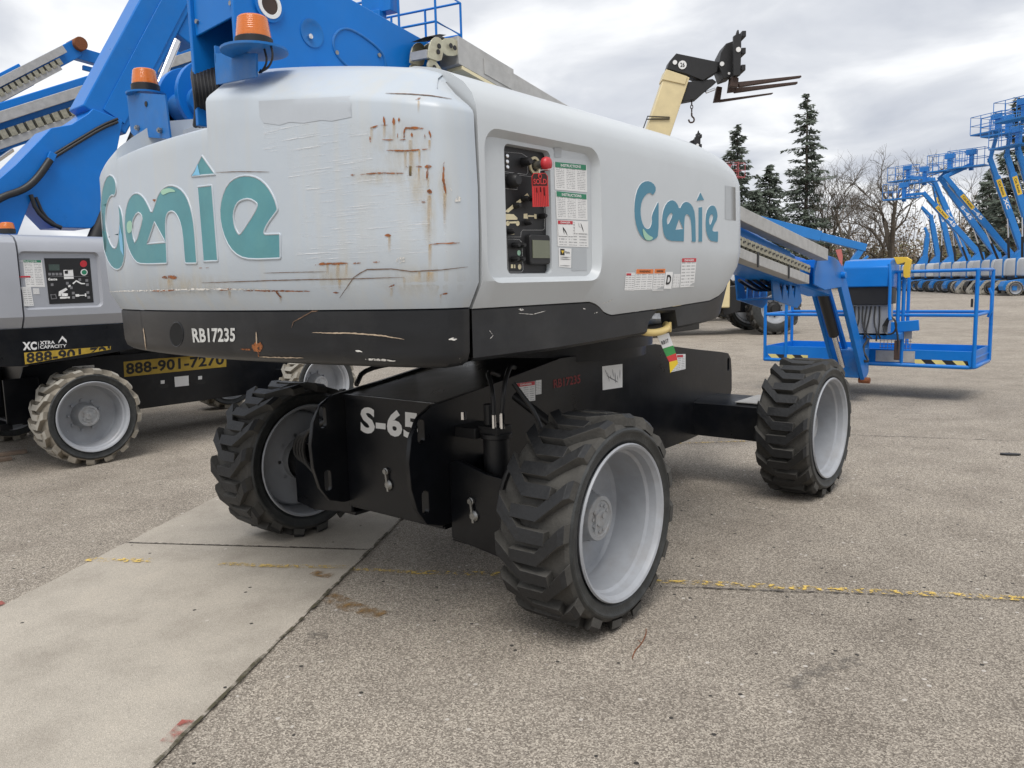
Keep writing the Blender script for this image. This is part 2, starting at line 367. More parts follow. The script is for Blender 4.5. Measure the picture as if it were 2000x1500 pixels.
def word3(name, s, o, u, v, mat, parent, bold=.02):
    """flat lettering on a plane: origin o (lower left), width vector u, height vector v"""
    vs, fs, _ = text2d(s, bold); o, u, v = Vector(o), Vector(u), Vector(v)
    me = bpy.data.meshes.new(name); me.from_pydata([tuple(o+u*a+v*b) for a, b in vs], [], fs); me.materials.append(mat); return obj(name, me, parent)
def boolean(o, cutter_me, ):
    c = bpy.data.objects.new('cut', cutter_me); col.objects.link(c)
    m = o.modifiers.new('b', 'BOOLEAN'); m.operation = 'DIFFERENCE'; m.object = c; m.solver = 'EXACT'
    dg = bpy.context.evaluated_depsgraph_get(); me = bpy.data.meshes.new_from_object(o.evaluated_get(dg)); o.modifiers.remove(m)
    old = o.data; o.data = me; me.name = old.name; bpy.data.objects.remove(c)
    me.polygons.foreach_set('use_smooth', [True]*len(me.polygons)); me.set_sharp_from_angle(angle=R_(32))
def rrect(a0, a1, b0, b1, r, n=5):
    out = []
    for ca, cb, t0 in ((a1-r, b1-r, 0), (a0+r, b1-r, 90), (a0+r, b0+r, 180), (a1-r, b0+r, 270)):
        out += [(ca+r*math.cos(R_(t0+90*i/n)), cb+r*math.sin(R_(t0+90*i/n))) for i in range(n+1)]
    return out

# ================================================================== SETTING
def ground_mat(name, c1, c2, c3, big, sp1, sp2, bump=.6, grain=420, pits=True):
    m = bpy.data.materials.new(name); m.use_nodes = True; nt = m.node_tree; p = nt.nodes['Principled BSDF']; lk = nt.links.new
    t = nt.nodes.new('ShaderNodeTexCoord')
    def noise(sc, det=4, ro=.6):
        n = nt.nodes.new('ShaderNodeTexNoise'); n.inputs['Scale'].default_value = sc; n.inputs['Detail'].default_value = det; n.inputs['Roughness'].default_value = ro; lk(t.outputs['Object'], n.inputs['Vector']); return n.outputs['Fac']
    def rampc(f, stops):
        r = nt.nodes.new('ShaderNodeValToRGB'); lk(f, r.inputs[0]); e = r.color_ramp.elements
        for i, (q, c) in enumerate(stops):
            k = e[i] if i < 2 else e.new(q); k.position = q; k.color = (*c, 1)
        return r.outputs[0]
    def mix(a, b, f, mode='MULTIPLY'):
        x = nt.nodes.new('ShaderNodeMixRGB'); x.blend_type = mode
        for i, v in ((0, f), (1, a), (2, b)):
            if isinstance(v, (int, float)): x.inputs[i].default_value = v
            else: lk(v, x.inputs[i])
        return x.outputs[0]
    vor = nt.nodes.new('ShaderNodeTexVoronoi'); vor.inputs['Scale'].default_value = sp1; lk(t.outputs['Object'], vor.inputs['Vector'])
    hs = nt.nodes.new('ShaderNodeSeparateColor'); lk(vor.outputs['Color'], hs.inputs[0])
    stones = rampc(hs.outputs[0], [(0., c1), (.55, c2), (.97, c3)])
    v2 = nt.nodes.new('ShaderNodeTexVoronoi'); v2.inputs['Scale'].default_value = sp2; lk(t.outputs['Object'], v2.inputs['Vector'])
    h2 = nt.nodes.new('ShaderNodeSeparateColor'); lk(v2.outputs['Color'], h2.inputs[0])
    fine = rampc(h2.outputs[1], [(0., (.72, .72, .73)), (.5, (1, 1, 1)), (1., (1.22, 1.21, 1.2))])
    a = mix(stones, fine, .8)
    b = rampc(noise(big, 6, .6), [(.3, (.80, .79, .785)), (.52, (1, 1, 1)), (.72, (1.1, 1.095, 1.085))])
    a = mix(a, b, 1.)
    b2 = rampc(noise(.22, 5, .6), [(.35, (.86, .855, .85)), (.6, (1.06, 1.06, 1.06))])
    a = mix(a, b2, 1.)
    if pits:   # scattered dark pits and pale chips
        v3 = nt.nodes.new('ShaderNodeTexVoronoi'); v3.inputs['Scale'].default_value = 26; lk(t.outputs['Object'], v3.inputs['Vector']); h3 = nt.nodes.new('ShaderNodeSeparateColor'); lk(v3.outputs['Color'], h3.inputs[0])
        def cut(x, lim, big): q = nt.nodes.new('ShaderNodeMath'); q.operation = 'GREATER_THAN' if big else 'LESS_THAN'; lk(x, q.inputs[0]); q.inputs[1].default_value = lim; return q.outputs[0]
        def mulf(x, y): q = nt.nodes.new('ShaderNodeMath'); q.operation = 'MULTIPLY'; lk(x, q.inputs[0]); lk(y, q.inputs[1]); return q.outputs[0]
        near = cut(v3.outputs['Distance'], .22, False)
        def colr(c): q = nt.nodes.new('ShaderNodeRGB'); q.outputs[0].default_value = (*c, 1); return q.outputs[0]
        a = mix(a, colr((.05, .046, .042)), mulf(near, cut(h3.outputs[0], pits, True)), 'MIX'); a = mix(a, colr((.55, .51, .46)), mulf(near, cut(h3.outputs[1], pits, True)), 'MIX')
    lk(a, p.inputs['Base Color']); p.inputs['Roughness'].default_value = .88; p.inputs['Specular IOR Level'].default_value = .25
    bm_ = nt.nodes.new('ShaderNodeBump'); bm_.inputs['Strength'].default_value = bump; bm_.inputs['Distance'].default_value = .006
    lk(mix(vor.outputs['Distance'], noise(grain, 3), .5, 'ADD'), bm_.inputs['Height']); lk(bm_.outputs[0], p.inputs['Normal'])
    return m
ASPH = ground_mat('asphalt', (.165, .143, .118), (.315, .278, .232), (.53, .475, .40), 2.2, 185, 400, pits=.955)
CONC = ground_mat('concrete', (.36, .328, .278), (.43, .39, .33), (.50, .455, .39), 2.6, 330, 700, .3, 300, pits=.986)
g = MB(); NG = 24
# one sheet to the horizon, finer near the camera
xs = [-900, -300, -120, -50, -20, -8, 0, 8, 20, 50, 120, 300, 900]
g.grid([[(x, y, 0) for y in xs] for x in xs]); g.build('ground', ASPH, kind='structure')
# concrete strip: slabs between two long edges
A = onZ(300, 1500); A2 = onZ(800, 1000); dirS = (A2-A).normalized(); nS = Vector((-dirS.y, dirS.x, 0)); B0 = onZ(100, 1136)
wS = (B0-A).dot(nS)
J = onZ(700, 1075); tJ = (J-A).dot(dirS)
strip = obj('concrete_strip', None, kind='structure')
cuts = [tJ+3.0*i for i in range(-3, 8)]
random.seed(3)
for a, b in zip(cuts, cuts[1:]):
    sb = MB(); n = 26; ed0, ed1 = [], []
    for i in range(n+1):
        t = a+.006+(b-a-.012)*i/n
        ed0.append(A+dirS*t+nS*random.uniform(-.006, .005)); ed1.append(A+dirS*t+nS*(wS+random.uniform(-.008, .006)))
    sb.grid([[tuple(p+Vector((0, 0, .006))) for p in ed0], [tuple(p+Vector((0, 0, .006))) for p in ed1]])
    sb.build('slab', CONC, strip)
def ground_ribbon(name, pix, w, mat, z, wob=.0, world=None):
    P = world or [onZ(*q) for q in pix]; s = MB(); rows = []
    Q = []
    for p, q in zip(P, P[1:]):
        k = max(2, int((q-p).length/.06)); Q += [p.lerp(q, i/k) for i in range(k)]
    Q.append(P[-1])
    for i, p in enumerate(Q):
        d = (Q[min(i+1, len(Q)-1)]-Q[max(i-1, 0)]).normalized(); nn = Vector((-d.y, d.x, 0)); c = p+nn*random.uniform(-wob, wob)
        ww = w*random.uniform(.7, 1.3) if wob else w
        rows.append([(c.x-nn.x*ww/2, c.y-nn.y*ww/2, z), (c.x+nn.x*ww/2, c.y+nn.y*ww/2, z)])
    s.grid(rows); return s.build(name, mat, kind='structure')
ground_ribbon('joint_moss', None, .018, MOSS, .0105, .006, [A-dirS*4, A+dirS*18])
ground_ribbon('slab_joint', None, .012, CRACK, .0105, .003, [J+nS*.02, J+nS*(wS-.02)])
ground_ribbon('yellow_line', [(170, 1096), (300, 1098)], .06, YPAINT, .0112)
ground_ribbon('yellow_line', [(430, 1104), (540, 1109), (680, 1111)], .045, YPAINT2, .0112)
ground_ribbon('yellow_line', [(688, 1113), (760, 1116), (800, 1119)], .04, YPAINT2, .0052)
ground_ribbon('yellow_line', [(800, 1119), (1000, 1123), (1330, 1138), (1660, 1154), (1990, 1170), (2300, 1186)], .055, YPAINT, .0052)
ground_ribbon('crack', [(1255, 1146), (1400, 1150), (1650, 1160), (1800, 1166), (2050, 1177)], .014, CRACK, .0048, .006)
ground_ribbon('crack', [(1300, 868), (1480, 862), (1660, 850), (1990, 862)], .016, CRACK, .0048, .01)
ground_ribbon('yellow_line', [(1290, 868), (1400, 864), (1470, 862)], .03, YPAINT, .0056)
ground_ribbon('rust_stain', [(640, 1165), (680, 1185), (745, 1205)], .10, RUSTG, .0055)
ground_ribbon('rust_stain', [(915, 1045), (960, 1055)], .10, RUSTG, .0055)
ground_ribbon('rust_stain', [(610, 1122), (650, 1128)], .07, RUSTG, .0118)
ground_ribbon('red_paint_mark', [(325, 1455), (368, 1412)], .045, REDG, .0118)
ground_ribbon('red_paint_mark', [(-20, 1186), (8, 1178)], .06, REDG, .0055)
ground_ribbon('oil_stain', [(1540, 1345), (1600, 1310), (1680, 1290)], .07, OIL, .0055)
ground_ribbon('oil_stain', [(600, 1245), (640, 1240)], .09, OIL, .0055)

# ---- woodland
def leafcloud(mb, c, rx, ry, rz, n, s, flat=.6):
    for _ in range(n):
        while True:
            p = Vector((random.uniform(-1, 1), random.uniform(-1, 1), random.uniform(-1, 1)))
            if p.length < 1: break
        p = Vector((p.x*rx, p.y*ry, p.z*rz))+Vector(c); d = Vector((random.gauss(0, 1), random.gauss(0, 1), random.gauss(0, flat))).normalized(); e = d.orthogonal().normalized()
        k = s*random.uniform(.5, 1.4); mb.add([p-d*k, p+e*k*.35, p+d*k, p-e*k*.35], [(0, 1, 2, 3)])
def conifer(px, ytop, D, w, label, seed, gap=.25, needle=NEED, base=0):
    random.seed(seed); top = atD(px, ytop, D); H = top.z; x, y = top.x, top.y
    root = thing('conifer_tree', (x, y, 0), 0, label, 'tree', 'trees behind the yard')
    t = MB(); t.tube([(0, 0, 0), (.1, 0, H*.5), (0, 0, H)], .017*H, 7, 1, .02); t.build('trunk', BARK, root)
    c = MB(); b = MB(); z = H*.995; lean = random.uniform(0, 6)
    while z > H*(.13+base):
        f = 1-z/H; rad = w*1.15*(f**.75)*random.uniform(.55, 1.15)+.3
        for k in range(random.randint(3, 5)):
            if random.random() < gap*.6: continue
            a = random.uniform(0, 2*math.pi); rl = rad*random.uniform(.5, 1.12); dz = -rl*random.uniform(.02, .28)+.12*rl
            p0 = Vector((0, 0, z)); p1 = Vector((math.cos(a)*rl, math.sin(a)*rl, z+dz)); b.tube([p0, p1], .035, 3, 0, .01)
            side = Vector((-math.sin(a), math.cos(a), 0))
            nn = int(8+rl*16)
            for i in range(nn):
                u = random.uniform(.12, 1); sp = (1-u)*rl*.33+.12; q = p0.lerp(p1, u)+side*random.uniform(-sp, sp)+Vector((0, 0, random.uniform(-.22, .06)-abs(sp)*.15))
                d = (p1-p0).normalized()*random.uniform(.3, 1)+side*random.uniform(-1, 1)+Vector((0, 0, random.uniform(-.6, .2))); d.normalize(); e = d.orthogonal().normalized(); k2 = random.uniform(.16, .42)
                c.add([q-d*k2*.4, q+e*k2*.28, q+d*k2, q-e*k2*.28], [(0, 1, 2, 3)])
        z -= H*random.uniform(.010, .021)*(1+f*.3)
    b.build('branch', BARK, root, kind='stuff'); c.build('crown', needle, root, kind='stuff')
def bare_tree(px, ytop, D, label, seed, spread=.55, lev=6, r0=.03, mat=BARKL, fork=.33):
    random.seed(seed); top = atD(px, ytop, D); H = top.z
    root = thing('bare_tree', (top.x, top.y, 0), random.uniform(0, 6), label, 'tree', 'trees behind the yard'); t = MB(); c = MB()
    def grow(p, d, l, r, k):
        n = 3; pts = [p]
        for i in range(n):
            d = (d+Vector((random.gauss(0, .13), random.gauss(0, .13), random.gauss(.03, .08)))).normalized(); pts.append(pts[-1]+d*l/n)
        (t if k == 0 else c).tube(pts, r, 6 if k < 2 else 3, 0, r*.68)
        if k >= lev: return
        m = random.choice((2, 3, 3)) if k < 4 else random.choice((2, 3, 4))
        for j in range(m):
            a = pts[-1] if j == 0 else pts[random.choice((1, 2, 3))]
            nd = (d+Vector((random.gauss(0, spread), random.gauss(0, spread), random.gauss(.08, spread*.6)))).normalized()
            grow(a, nd, l*random.uniform(.62, .86), r*random.uniform(.5, .66), k+1)
    grow(Vector((0, 0, 0)), Vector((0, 0, 1)), H*fork, r0*H, 0)
    t.build('trunk', mat, root); c.build('crown', mat, root, kind='stuff')
def build_woods():
    conifer(1440, 243, 74, 3.4, 'slender dark conifer with long uneven boughs behind the hood end', 11, .3)
    conifer(1577, 183, 78, 4.3, 'tallest dark conifer, broken bough near its top', 5, .2)
    conifer(1503, 322, 76, 3.2, 'short bushy conifer between the two tall conifers', 21, .1)
    conifer(1476, 372, 72, 3.0, 'low dense conifer beside the slender conifer', 24, .05)
    conifer(1990, 190, 62, 3.0, 'dark ragged conifer behind the highest blue platform', 31, .3)
    conifer(1934, 330, 84, 3.3, 'small conifer behind the row of raised blue booms', 36, .3)
    bare_tree(1752, 250, 82, 'broad leafless oak with a wide round crown', 41, .62, 7, .024, BARKL, .29)
    bare_tree(1622, 315, 80, 'leafless tree with forked trunk right of the tallest conifer', 43, .42, 6, .02)
    bare_tree(1668, 350, 76, 'thin leafless tree with low spreading twigs', 47, .6, 6, .02)
    bare_tree(1600, 330, 84, 'slim leafless tree leaning close to the tallest conifer', 51, .36, 6, .016)
    bare_tree(1715, 300, 86, 'leafless tree just left of the broad oak', 61, .55, 7, .02, BARKL, .3)
    bare_tree(1880, 330, 90, 'leafless tree behind the white lettered booms', 53, .5, 6, .02)
    bare_tree(1960, 380, 88, 'leafless tree behind the tracked lifts', 57, .5, 6, .02)
    # brushwood that reads as one mass, all along the far edge of the yard
    random.seed(77)
    for nm, mat, n, sc, lo, hi in (('brushwood', SCRUB, 330, .2, 1.2, 8.0), ('undergrowth', OLIVE, 260, .26, .6, 6.0)):
        mb = MB()
        for i in range(n):
            px = random.uniform(1150, 2450); D = random.uniform(84, 108); p = atD(px, 540, D); h = random.uniform(lo, hi)*(1.15 if px > 1560 else .9)
            leafcloud(mb, (p.x, p.y, h*.5), random.uniform(1.2, 3), random.uniform(1.2, 3), h*.55, 190, sc)
            if mat is SCRUB:
                for k in range(5):
                    a = random.uniform(0, 6.28); mb.tube([(p.x, p.y, 0), (p.x+math.cos(a)*h*.15, p.y+math.sin(a)*h*.15, h*.6), (p.x+math.cos(a)*h*.35, p.y+math.sin(a)*h*.35, h*1.15)], .05, 3, 0, .012)
        mb.build(nm, mat, kind='stuff')
build_woods()

# ================================================================== SHARED PIECES OF LIFTS
WB, TR, WR = 2.529, 1.0685, .4525
_cache = {}
def cached(key, fn):
    if key not in _cache: _cache[key] = fn()
    return _cache[key]
def tyre_mesh(R, hw, lugs, pale, lo=False):
    k = R/.4525; q = hw/.1675; m = MB(); m.k = 1; N = 64 if not lo else 28
    prof = [(-.150, .322), (-.166, .345), (-.168, .368), (-.1745, .380), (-.1745, .388), (-.166, .396), (-.152, .408), (-.08, .412), (.08, .412), (.152, .408), (.166, .396), (.1745, .388), (.1745, .380), (.168, .368), (.166, .345), (.150, .322)]
    m.lathe([(a*q, b*k) for a, b in prof[5:11]], n=N, cap=False)
    m.k = 2
    m.lathe([(a*q, b*k) for a, b in prof[:6]], n=N, cap=False); m.lathe([(a*q, b*k) for a, b in prof[10:]], n=N, cap=False)
    pitch = 2*math.pi/lugs
    for s in (1, -1):
        for i in range(lugs):
            a0 = i*pitch+(pitch/2 if s < 0 else 0)
            st = [(-.085, 0, .058, .4525), (.042, 0.0, .062, .4525), (.150, .235, .075, .4525), (.1660, .268, .084, .436), (.1690, .275, .088, .402)]
            vs = []
            for (u, ph, w, rt_) in st:
                for (dw, rr) in ((-w*1.13, .402), (-w, rt_), (w, rt_), (w*1.13, .402)):
                    a = a0+ph+dw; vs.append((s*u*q, -rr*k*math.cos(a), rr*k*math.sin(a)))
            n = len(st)
            m.k = 0; m.add(vs, [(j*4+1, j*4+2, j*4+6, j*4+5) for j in range(n-2)])
            m.k = 1; m.add(vs, [(j*4, j*4+1, j*4+5, j*4+4) for j in range(n-1)]+[(j*4+2, j*4+3, j*4+7, j*4+6) for j in range(n-1)]+[(0, 1, 2, 3)]+[((n-2)*4+1, (n-2)*4+2, (n-1)*4+2, (n-1)*4+1)])
    return m.mesh('tyre', [RUBW, RUBWD, RUBS] if pale else [RUB, RUBD, RUBS], 25, merge=.0002)
def rim_mesh(R, hw):
    k = R/.4525; q = hw/.1675; m = MB()
    pr = [(-.152, .318), (-.168, .330), (-.174, .324), (-.166, .312), (-.14, .302), (-.05, .286), (.0, .284)]
    m.lathe([(a*q, b*k) for a, b in pr], n=56, cap=False)
    pr = [(.152, .318), (.168, .331), (.176, .326), (.172, .316), (.160, .310), (.152, .303), (.118, .299), (.108, .288), (.0, .284), (-.04, .280), (-.056, .268), (-.062, .245), (-.062, .11), (-.062, .0)]
    m.lathe([(a*q, b*k) for a, b in pr], n=56, cap=False)
    for i in range(9):
        a = i*2*math.pi/9+.2; c = Vector((-.062*q, .142*k*math.cos(a), .142*k*math.sin(a))); m.lathe([(0, .013*k), (.022, .013*k), (.024, .008*k)], c, (1, 0, 0), 6)
    m.cyl((.02*q, -.20*k, -.10*k), (.055*q, -.215*k, -.105*k), .007, 8)
    return m.mesh('rim', RIM, 30)
def hub_mesh(R):
    k = R/.4525; m = MB()
    m.lathe([(-.12, .125*k), (-.03, .118*k), (.0, .100*k), (.045, .098*k), (.052, .094*k), (.054, .078*k), (.049, .074*k), (.050, .036*k), (.056, .034*k), (.058, .0)], n=32, cap=False)
    for i in range(10):
        a = i*.52+.3
        if i in (3, 7): continue
        m.lathe([(0, .0075*k), (.006, .0075*k)], (.049, .056*k*math.cos(a), .056*k*math.sin(a)), (1, 0, 0), 6)
    m.beam((.052, -.05*k, -.04*k), (.056, -.035*k, .03*k), .012, .01, (1, 0, 0))
    m.lathe([(0, .012), (.008, .012), (.008, 0)], (.056, .012, .01), (1, 0, 0), 8)
    return m.mesh('hub', HUB, 30)
def wheel(parent, x, y, R, hw, side, steer=0., pale=False, lugs=16, lo=False, spin=0.):
    w = obj('wheel', None, parent, 0, (x, y, R), (spin, 0, steer+(0 if side > 0 else math.pi)))
    if side < 0: w.rotation_euler = (-spin, 0, steer+math.pi)
    obj('tyre', cached(('t', R, hw, pale, lo, side), lambda: flip(tyre_mesh(R, hw, lugs, pale, lo), side)), w, 0 if lo else .005)
    obj('rim', cached(('r', R, hw), lambda: rim_mesh(R, hw)), w)
    if not lo: obj('hub', cached(('h', R), lambda: hub_mesh(R)), w)
    return w
def flip(me, side):
    if side < 0:   # keep the chevrons running the same way on both sides of the machine
        for v in me.vertices: v.co.y = -v.co.y
        me.flip_normals()
    return me
def beacon(parent, p, r=.062, h=.13):
    p = Vector(p); b = MB(); b.lathe([(0, r*1.12), (.035, r*1.12), (.04, r*1.0)], p, (0, 0, 1), 28); base = b.build('beacon', BLACKP, parent)
    l = MB(); pr = [(.036, r*1.03), (.05, r*1.03)]
    n = 7
    for i in range(n):
        z = .055+i*(h-.055)/n; rr = r*(1-.12*i/n); pr += [(z, rr), (z+(h-.055)/n*.5, rr*1.012), (z+(h-.055)/n*.9, rr*.985)]
    pr += [(h+.004, r*.80), (h+.008, r*.5), (h+.008, 0)]
    l.lathe(pr, p, (0, 0, 1), 28, cap=False); l.build('lens', BEACON, base, ang=60)
    return base

# ---- a complete boom lift seen from some way off; forward is local +Y, origin on the ground below the tail axle
def make_lift(name, label, loc, rz, group=None, R=.42, hw=.15, wb=2.3, tr=.95, body=GREYF, paint=BLUEF, frame=None, tail=-.75, bw=1.0, bz=(1.05, 1.85), front=1.5,
              pivot=(-.55, 2.1), ang=50, blen=6.2, bsec=.34, text=None, tagtx=None, plat=True, prot=.9, pale=True, tray=True, jib=1.2, jang=-35, tracks=False, lo=True, cyl=True, riser=None):
    frame = frame or paint
    root = thing(name, loc, rz, label, 'boom lift', group)
    m = MB(); m.prism([(-.32, R*.75), (-.38, R*1.3), (-.25, R*1.95), (wb*.35, R*2.25), (wb*.65, R*2.25), (wb+.25, R*1.95), (wb+.38, R*1.3), (wb+.32, R*.75)], 'x', -.34, .34)
    m.box(-tr, tr, -.12, .12, R*.75, R*1.35); m.box(-tr, tr, wb-.12, wb+.12, R*.75, R*1.35); m.lathe([(R*2.2, .45), (bz[0], .45)], (0, wb/2, 0), (0, 0, 1), 20)
    m.build('chassis', frame, root, .01)
    if not tracks:
        for sx in (1, -1):
            for y in (0, wb): wheel(root, sx*tr, y, R, hw, sx, 0, pale, 17, lo, random.uniform(0, .3))
    else:
        for sx in (1, -1):
            for y in (0, wb): track_unit(root, sx*tr, y, R)
    # turntable: rounded tail and covers
    n = 10; pl = []
    for i in range(n+1):
        t = -1+2*i/n; pl.append((t*bw*.93, tail-.16*(1-t*t)))
    plan = pl+[(bw, tail+.16), (bw, front-.3), (bw*.9, front-.05), (bw*.75, front), (-bw*.75, front), (-bw*.9, front-.05), (-bw, front-.3), (-bw, tail+.16)]
    def ring(z, s, cy=.35): return [(x*s, cy+(y-cy)*s, z) for x, y in plan]
    m = MB(); rows = [ring(bz[0], .93), ring(bz[0]+.18, .95)]; m.k = 0; m.grid([r+[r[0]] for r in rows]); m.add(rows[0], [tuple(range(len(plan)))])
    m.build('skirt', BLACKS, root)
    m = MB(); H = bz[1]-bz[0]; rows = [ring(bz[0]+.182, .955), ring(bz[0]+.25, 1.), ring(bz[1]-.2*H, 1.), ring(bz[1]-.06*H, .955), ring(bz[1], .86)]; m.grid([r+[r[0]] for r in rows]); m.add(rows[-1], [tuple(range(len(plan)))])
    m.build('cover', body, root)
    m = MB(); m.prism([(pivot[0]-.35, bz[1]-.3), (pivot[0]-.18, pivot[1]+.16), (pivot[0]+.16, pivot[1]+.16), (pivot[0]+.8, bz[1]-.1), (pivot[0]+.8, bz[1]-.3)], 'x', -.24, .24); m.build('turret', paint, root, .01); m = MB(); m.box(-bw*.75, -bw*.58, front-.5, front+.02, bz[0]+.1, bz[1]+.01); m.build('blue_strap', paint, root, .01)
    a = R_(ang); d = Vector((0, math.cos(a), math.sin(a))); u = Vector((0, -math.sin(a), math.cos(a))); P = Vector((0, pivot[0], pivot[1])); tip = P+d*blen
    m = MB(); m.beam(P-d*.25, P+d*blen*.8, bsec*.8, bsec, u); b = m.build('boom', paint, root, .012)
    m = MB(); m.beam(P+d*blen*.7, tip, bsec*.6, bsec*.74, u); m.build('boom_extension', paint, root, .012)
    if tray:
        m = MB(); s0 = Vector((bsec*.52, 0, 0))
        m.beam(P+d*.2+s0+u*bsec*.2, P+d*blen*.95+s0+u*bsec*.2, .08, .12, u); m.beam(P+d*.5+s0-u*bsec*.35, P+d*blen*.9+s0-u*bsec*.35, .09, .09, u); m.build('cable_tray', SILV, root, .005)
    if cyl:
        m = MB(); c0 = Vector((0, pivot[0]+.75, bz[1]-.1)); c1 = P+d*blen*.36-u*bsec*.5; mid = c0.lerp(c1, .55)
        m.k = 0; m.cyl(c0, mid, .075, 12); m.k = 1; m.cyl(mid, c1, .045, 12); m.build('lift_cylinder', [BLACKP, CHROME], root)
    ja = R_(jang); jd = Vector((0, math.cos(ja), math.sin(ja))); je = tip+jd*jib
    if jib:
        m = MB(); m.beam(tip-d*.1, je, .16, .2, (0, -math.sin(ja), math.cos(ja))); m.beam(tip+Vector((0, .1, -.28)), je+Vector((0, 0, -.16)), .06, .08); m.build('jib', paint, root, .008)
    if plat:
        far_platform(root, je+Vector((0, .12, -.25)), prot, paint)
    if text:
        h = bsec*.62; tx, ln = text; o = P+d*(blen*.45)+u*(-h/2)
        for sx in (1, -1):
            x = sx*(bsec*.4+.006); oo = o+Vector((x, 0, 0)); uu = d*ln
            if sx < 0: oo = oo+uu; uu = -uu
            word3('lettering', tx, oo, uu, u*h, WHITE, b, .03)
    if tagtx:
        h = bsec*.75; w_ = 1.15; o = P+d*(blen*.58)-u*h/2
        for sx in (1, -1):
            x = sx*(bsec*.4+.008); s1 = MB(); oo = o+Vector((x, 0, 0)); s1.add([oo, oo+d*w_, oo+d*w_+u*h, oo+u*h], [(0, 1, 2, 3)]); s1.build('yellow_sign', YELV, b)
            o2 = oo+Vector((sx*.004, 0, 0))+d*.12+u*h*.25; uu = d*(w_-.24)
            if sx < 0: o2 = o2+uu; uu = -uu
            word3('lettering', tagtx, o2, uu, u*h*.5, INK, b, .02)
    return root
def far_platform(root, c, rot, mat, w=2.2, dp=.9):
    m = MB(); T = Matrix.Translation(c) @ Matrix.Rotation(rot, 4, 'Z'); fl = MB(); fl.T = T; fl.box(-w/2, w/2, .02, dp, -.08, 0); f = fl.build('platform_floor', mat, root)
    m.T = T; r = .022
    for z in (.5, 1.05): m.tube([(-w/2, 0.02, z), (w/2, .02, z), (w/2, dp, z), (-w/2, dp, z), (-w/2, .02, z)], r, 5)
    for x in (-w/2, -w/6, w/6, w/2):
        for y in (.02, dp): m.tube([(x, y, 0), (x, y, 1.05)], r, 5)
    m.build('guard_rail', mat, root)
    k = MB(); k.T = T; k.box(-.3, .3, -.12, .1, .78, 1.12); k.box(-.12, .12, -.2, .02, -.2, .8); k.build('control_box', mat, root, .01)
def track_unit(root, x, y, R):
    def mk():
        m = MB(); pts = [(-.62, .18), (-.5, .04), (.5, .04), (.62, .18), (.56, .36), (.18, .86), (-.18, .86), (-.56, .36)]
        m.k = 0; m.prism([(a*1., b) for a, b in pts], 'x', -.16, .16); m.k = 1; m.prism([(a*.8, .1+b*.78) for a, b in pts], 'x', -.175, .175)
        for a, b in ((-.4, .2), (0, .2), (.4, .2), (0, .62)):
            m.k = 0; m.lathe([(-.19, .1), (.19, .1)], (0, a, b), (1, 0, 0), 14)
        m.k = 0
        for (a, b), (c_, d_) in zip(pts, pts[1:]+pts[:1]):
            l = math.dist((a, b), (c_, d_)); n = max(1, int(l/.11))
            for i in range(n):
                t = (i+.5)/n; m.beam((-.165, a+(c_-a)*t, b+(d_-b)*t), (.165, a+(c_-a)*t, b+(d_-b)*t), .05, .05)
        return m.mesh('track', [RUBW, BLACKP])
    obj('track', cached('track', mk), root, 0, (x, y, 0))

# ================================================================== THE MAIN LIFT
LIFT = thing('boom_lift', (0, 0, 0), 0, 'grey and black boom lift with rust scraped tail and teal logo, standing on concrete', 'boom lift')
SN, SL = .0193, .0155
# ---- chassis
side_poly = [(-.12, .335), (-.20, .335), (-.29, .365), (-.345, .44), (-.378, .55), (-.386, .67), (-.365, .78), (-.31, .865), (-.23, .905), (.1, .945), (.75, 1.035), (1.78, 1.035), (2.35, .955), (2.74, .905), (2.86, .885), (2.905, .84), (2.922, .74), (2.925, .60), (2.90, .56), (2.76, .54), (2.745, .36), (2.2, .33), (1.8, .325), (.5, .325)]
for sx in (1, -1):
    m = MB(); m.prism(side_poly, 'x', sx*.345, sx*.37); p = m.build('side_plate', BLACK, LIFT)
    c = MB()
    for (y, z, dy, dz) in ((-.305, .80, .02, .055), (-.295, .47, .02, .055), (2.86, .80, .016, .05), (2.2, .0, .01, .01)):
        c.prism(rrect(y-dy, y+dy, z-dz, z+dz, min(dy, dz)*.98), 'x', sx*.3, sx*.42)
    boolean(p, c.mesh('c', BLACK))
    b = p.modifiers.new('bevel', 'BEVEL'); b.width = .003; b.segments = 1; b.limit_method = 'ANGLE'
m = MB(); m.prism([(-.15, .30), (-.15, .905), (.1, .935), (.75, 1.025), (1.78, 1.025), (2.35, .945), (2.66, .905), (2.66, .34)], 'x', -.343, .343); core = m.build('chassis', BLACK, LIFT)
m = MB(); m.box(-.343, .343, -.165, -.152, .31, .90); front_panel = m.build('end_panel', BLACK, LIFT, .003)
m = MB(); m.beam((-.343, -.172, .895), (.343, -.172, .895), .02, .02); m.build('weld_edge', BLACK, front_panel)
m = MB(); m.lathe([(1.0, .52), (1.06, .52), (1.062, .56), (1.13, .56), (1.132, .5), (1.19, .5)], (0, 1.265, 0), (0, 0, 1), 48); m.build('turntable_bearing', BLACK, LIFT)
def pin(px, py, bv, par, r=.018):
    h = hit(bv, px, py, 0)
    if not h: return
    m = MB(); m.lathe([(-.005, r), (.012, r), (.014, r*.7), (.02, r*.7)], h, (0, -1, 0), 12); m.lathe([(-.005, r*1.5), (.008, r*1.5), (.016, r*.9)], h+Vector((.012, 0, -.068)), (0, -1, 0), 14)
    m.beam(h+Vector((0, -.012, 0)), h+Vector((.014, -.012, -.1)), .006, .012); m.build('lock_pin', STEEL, par)
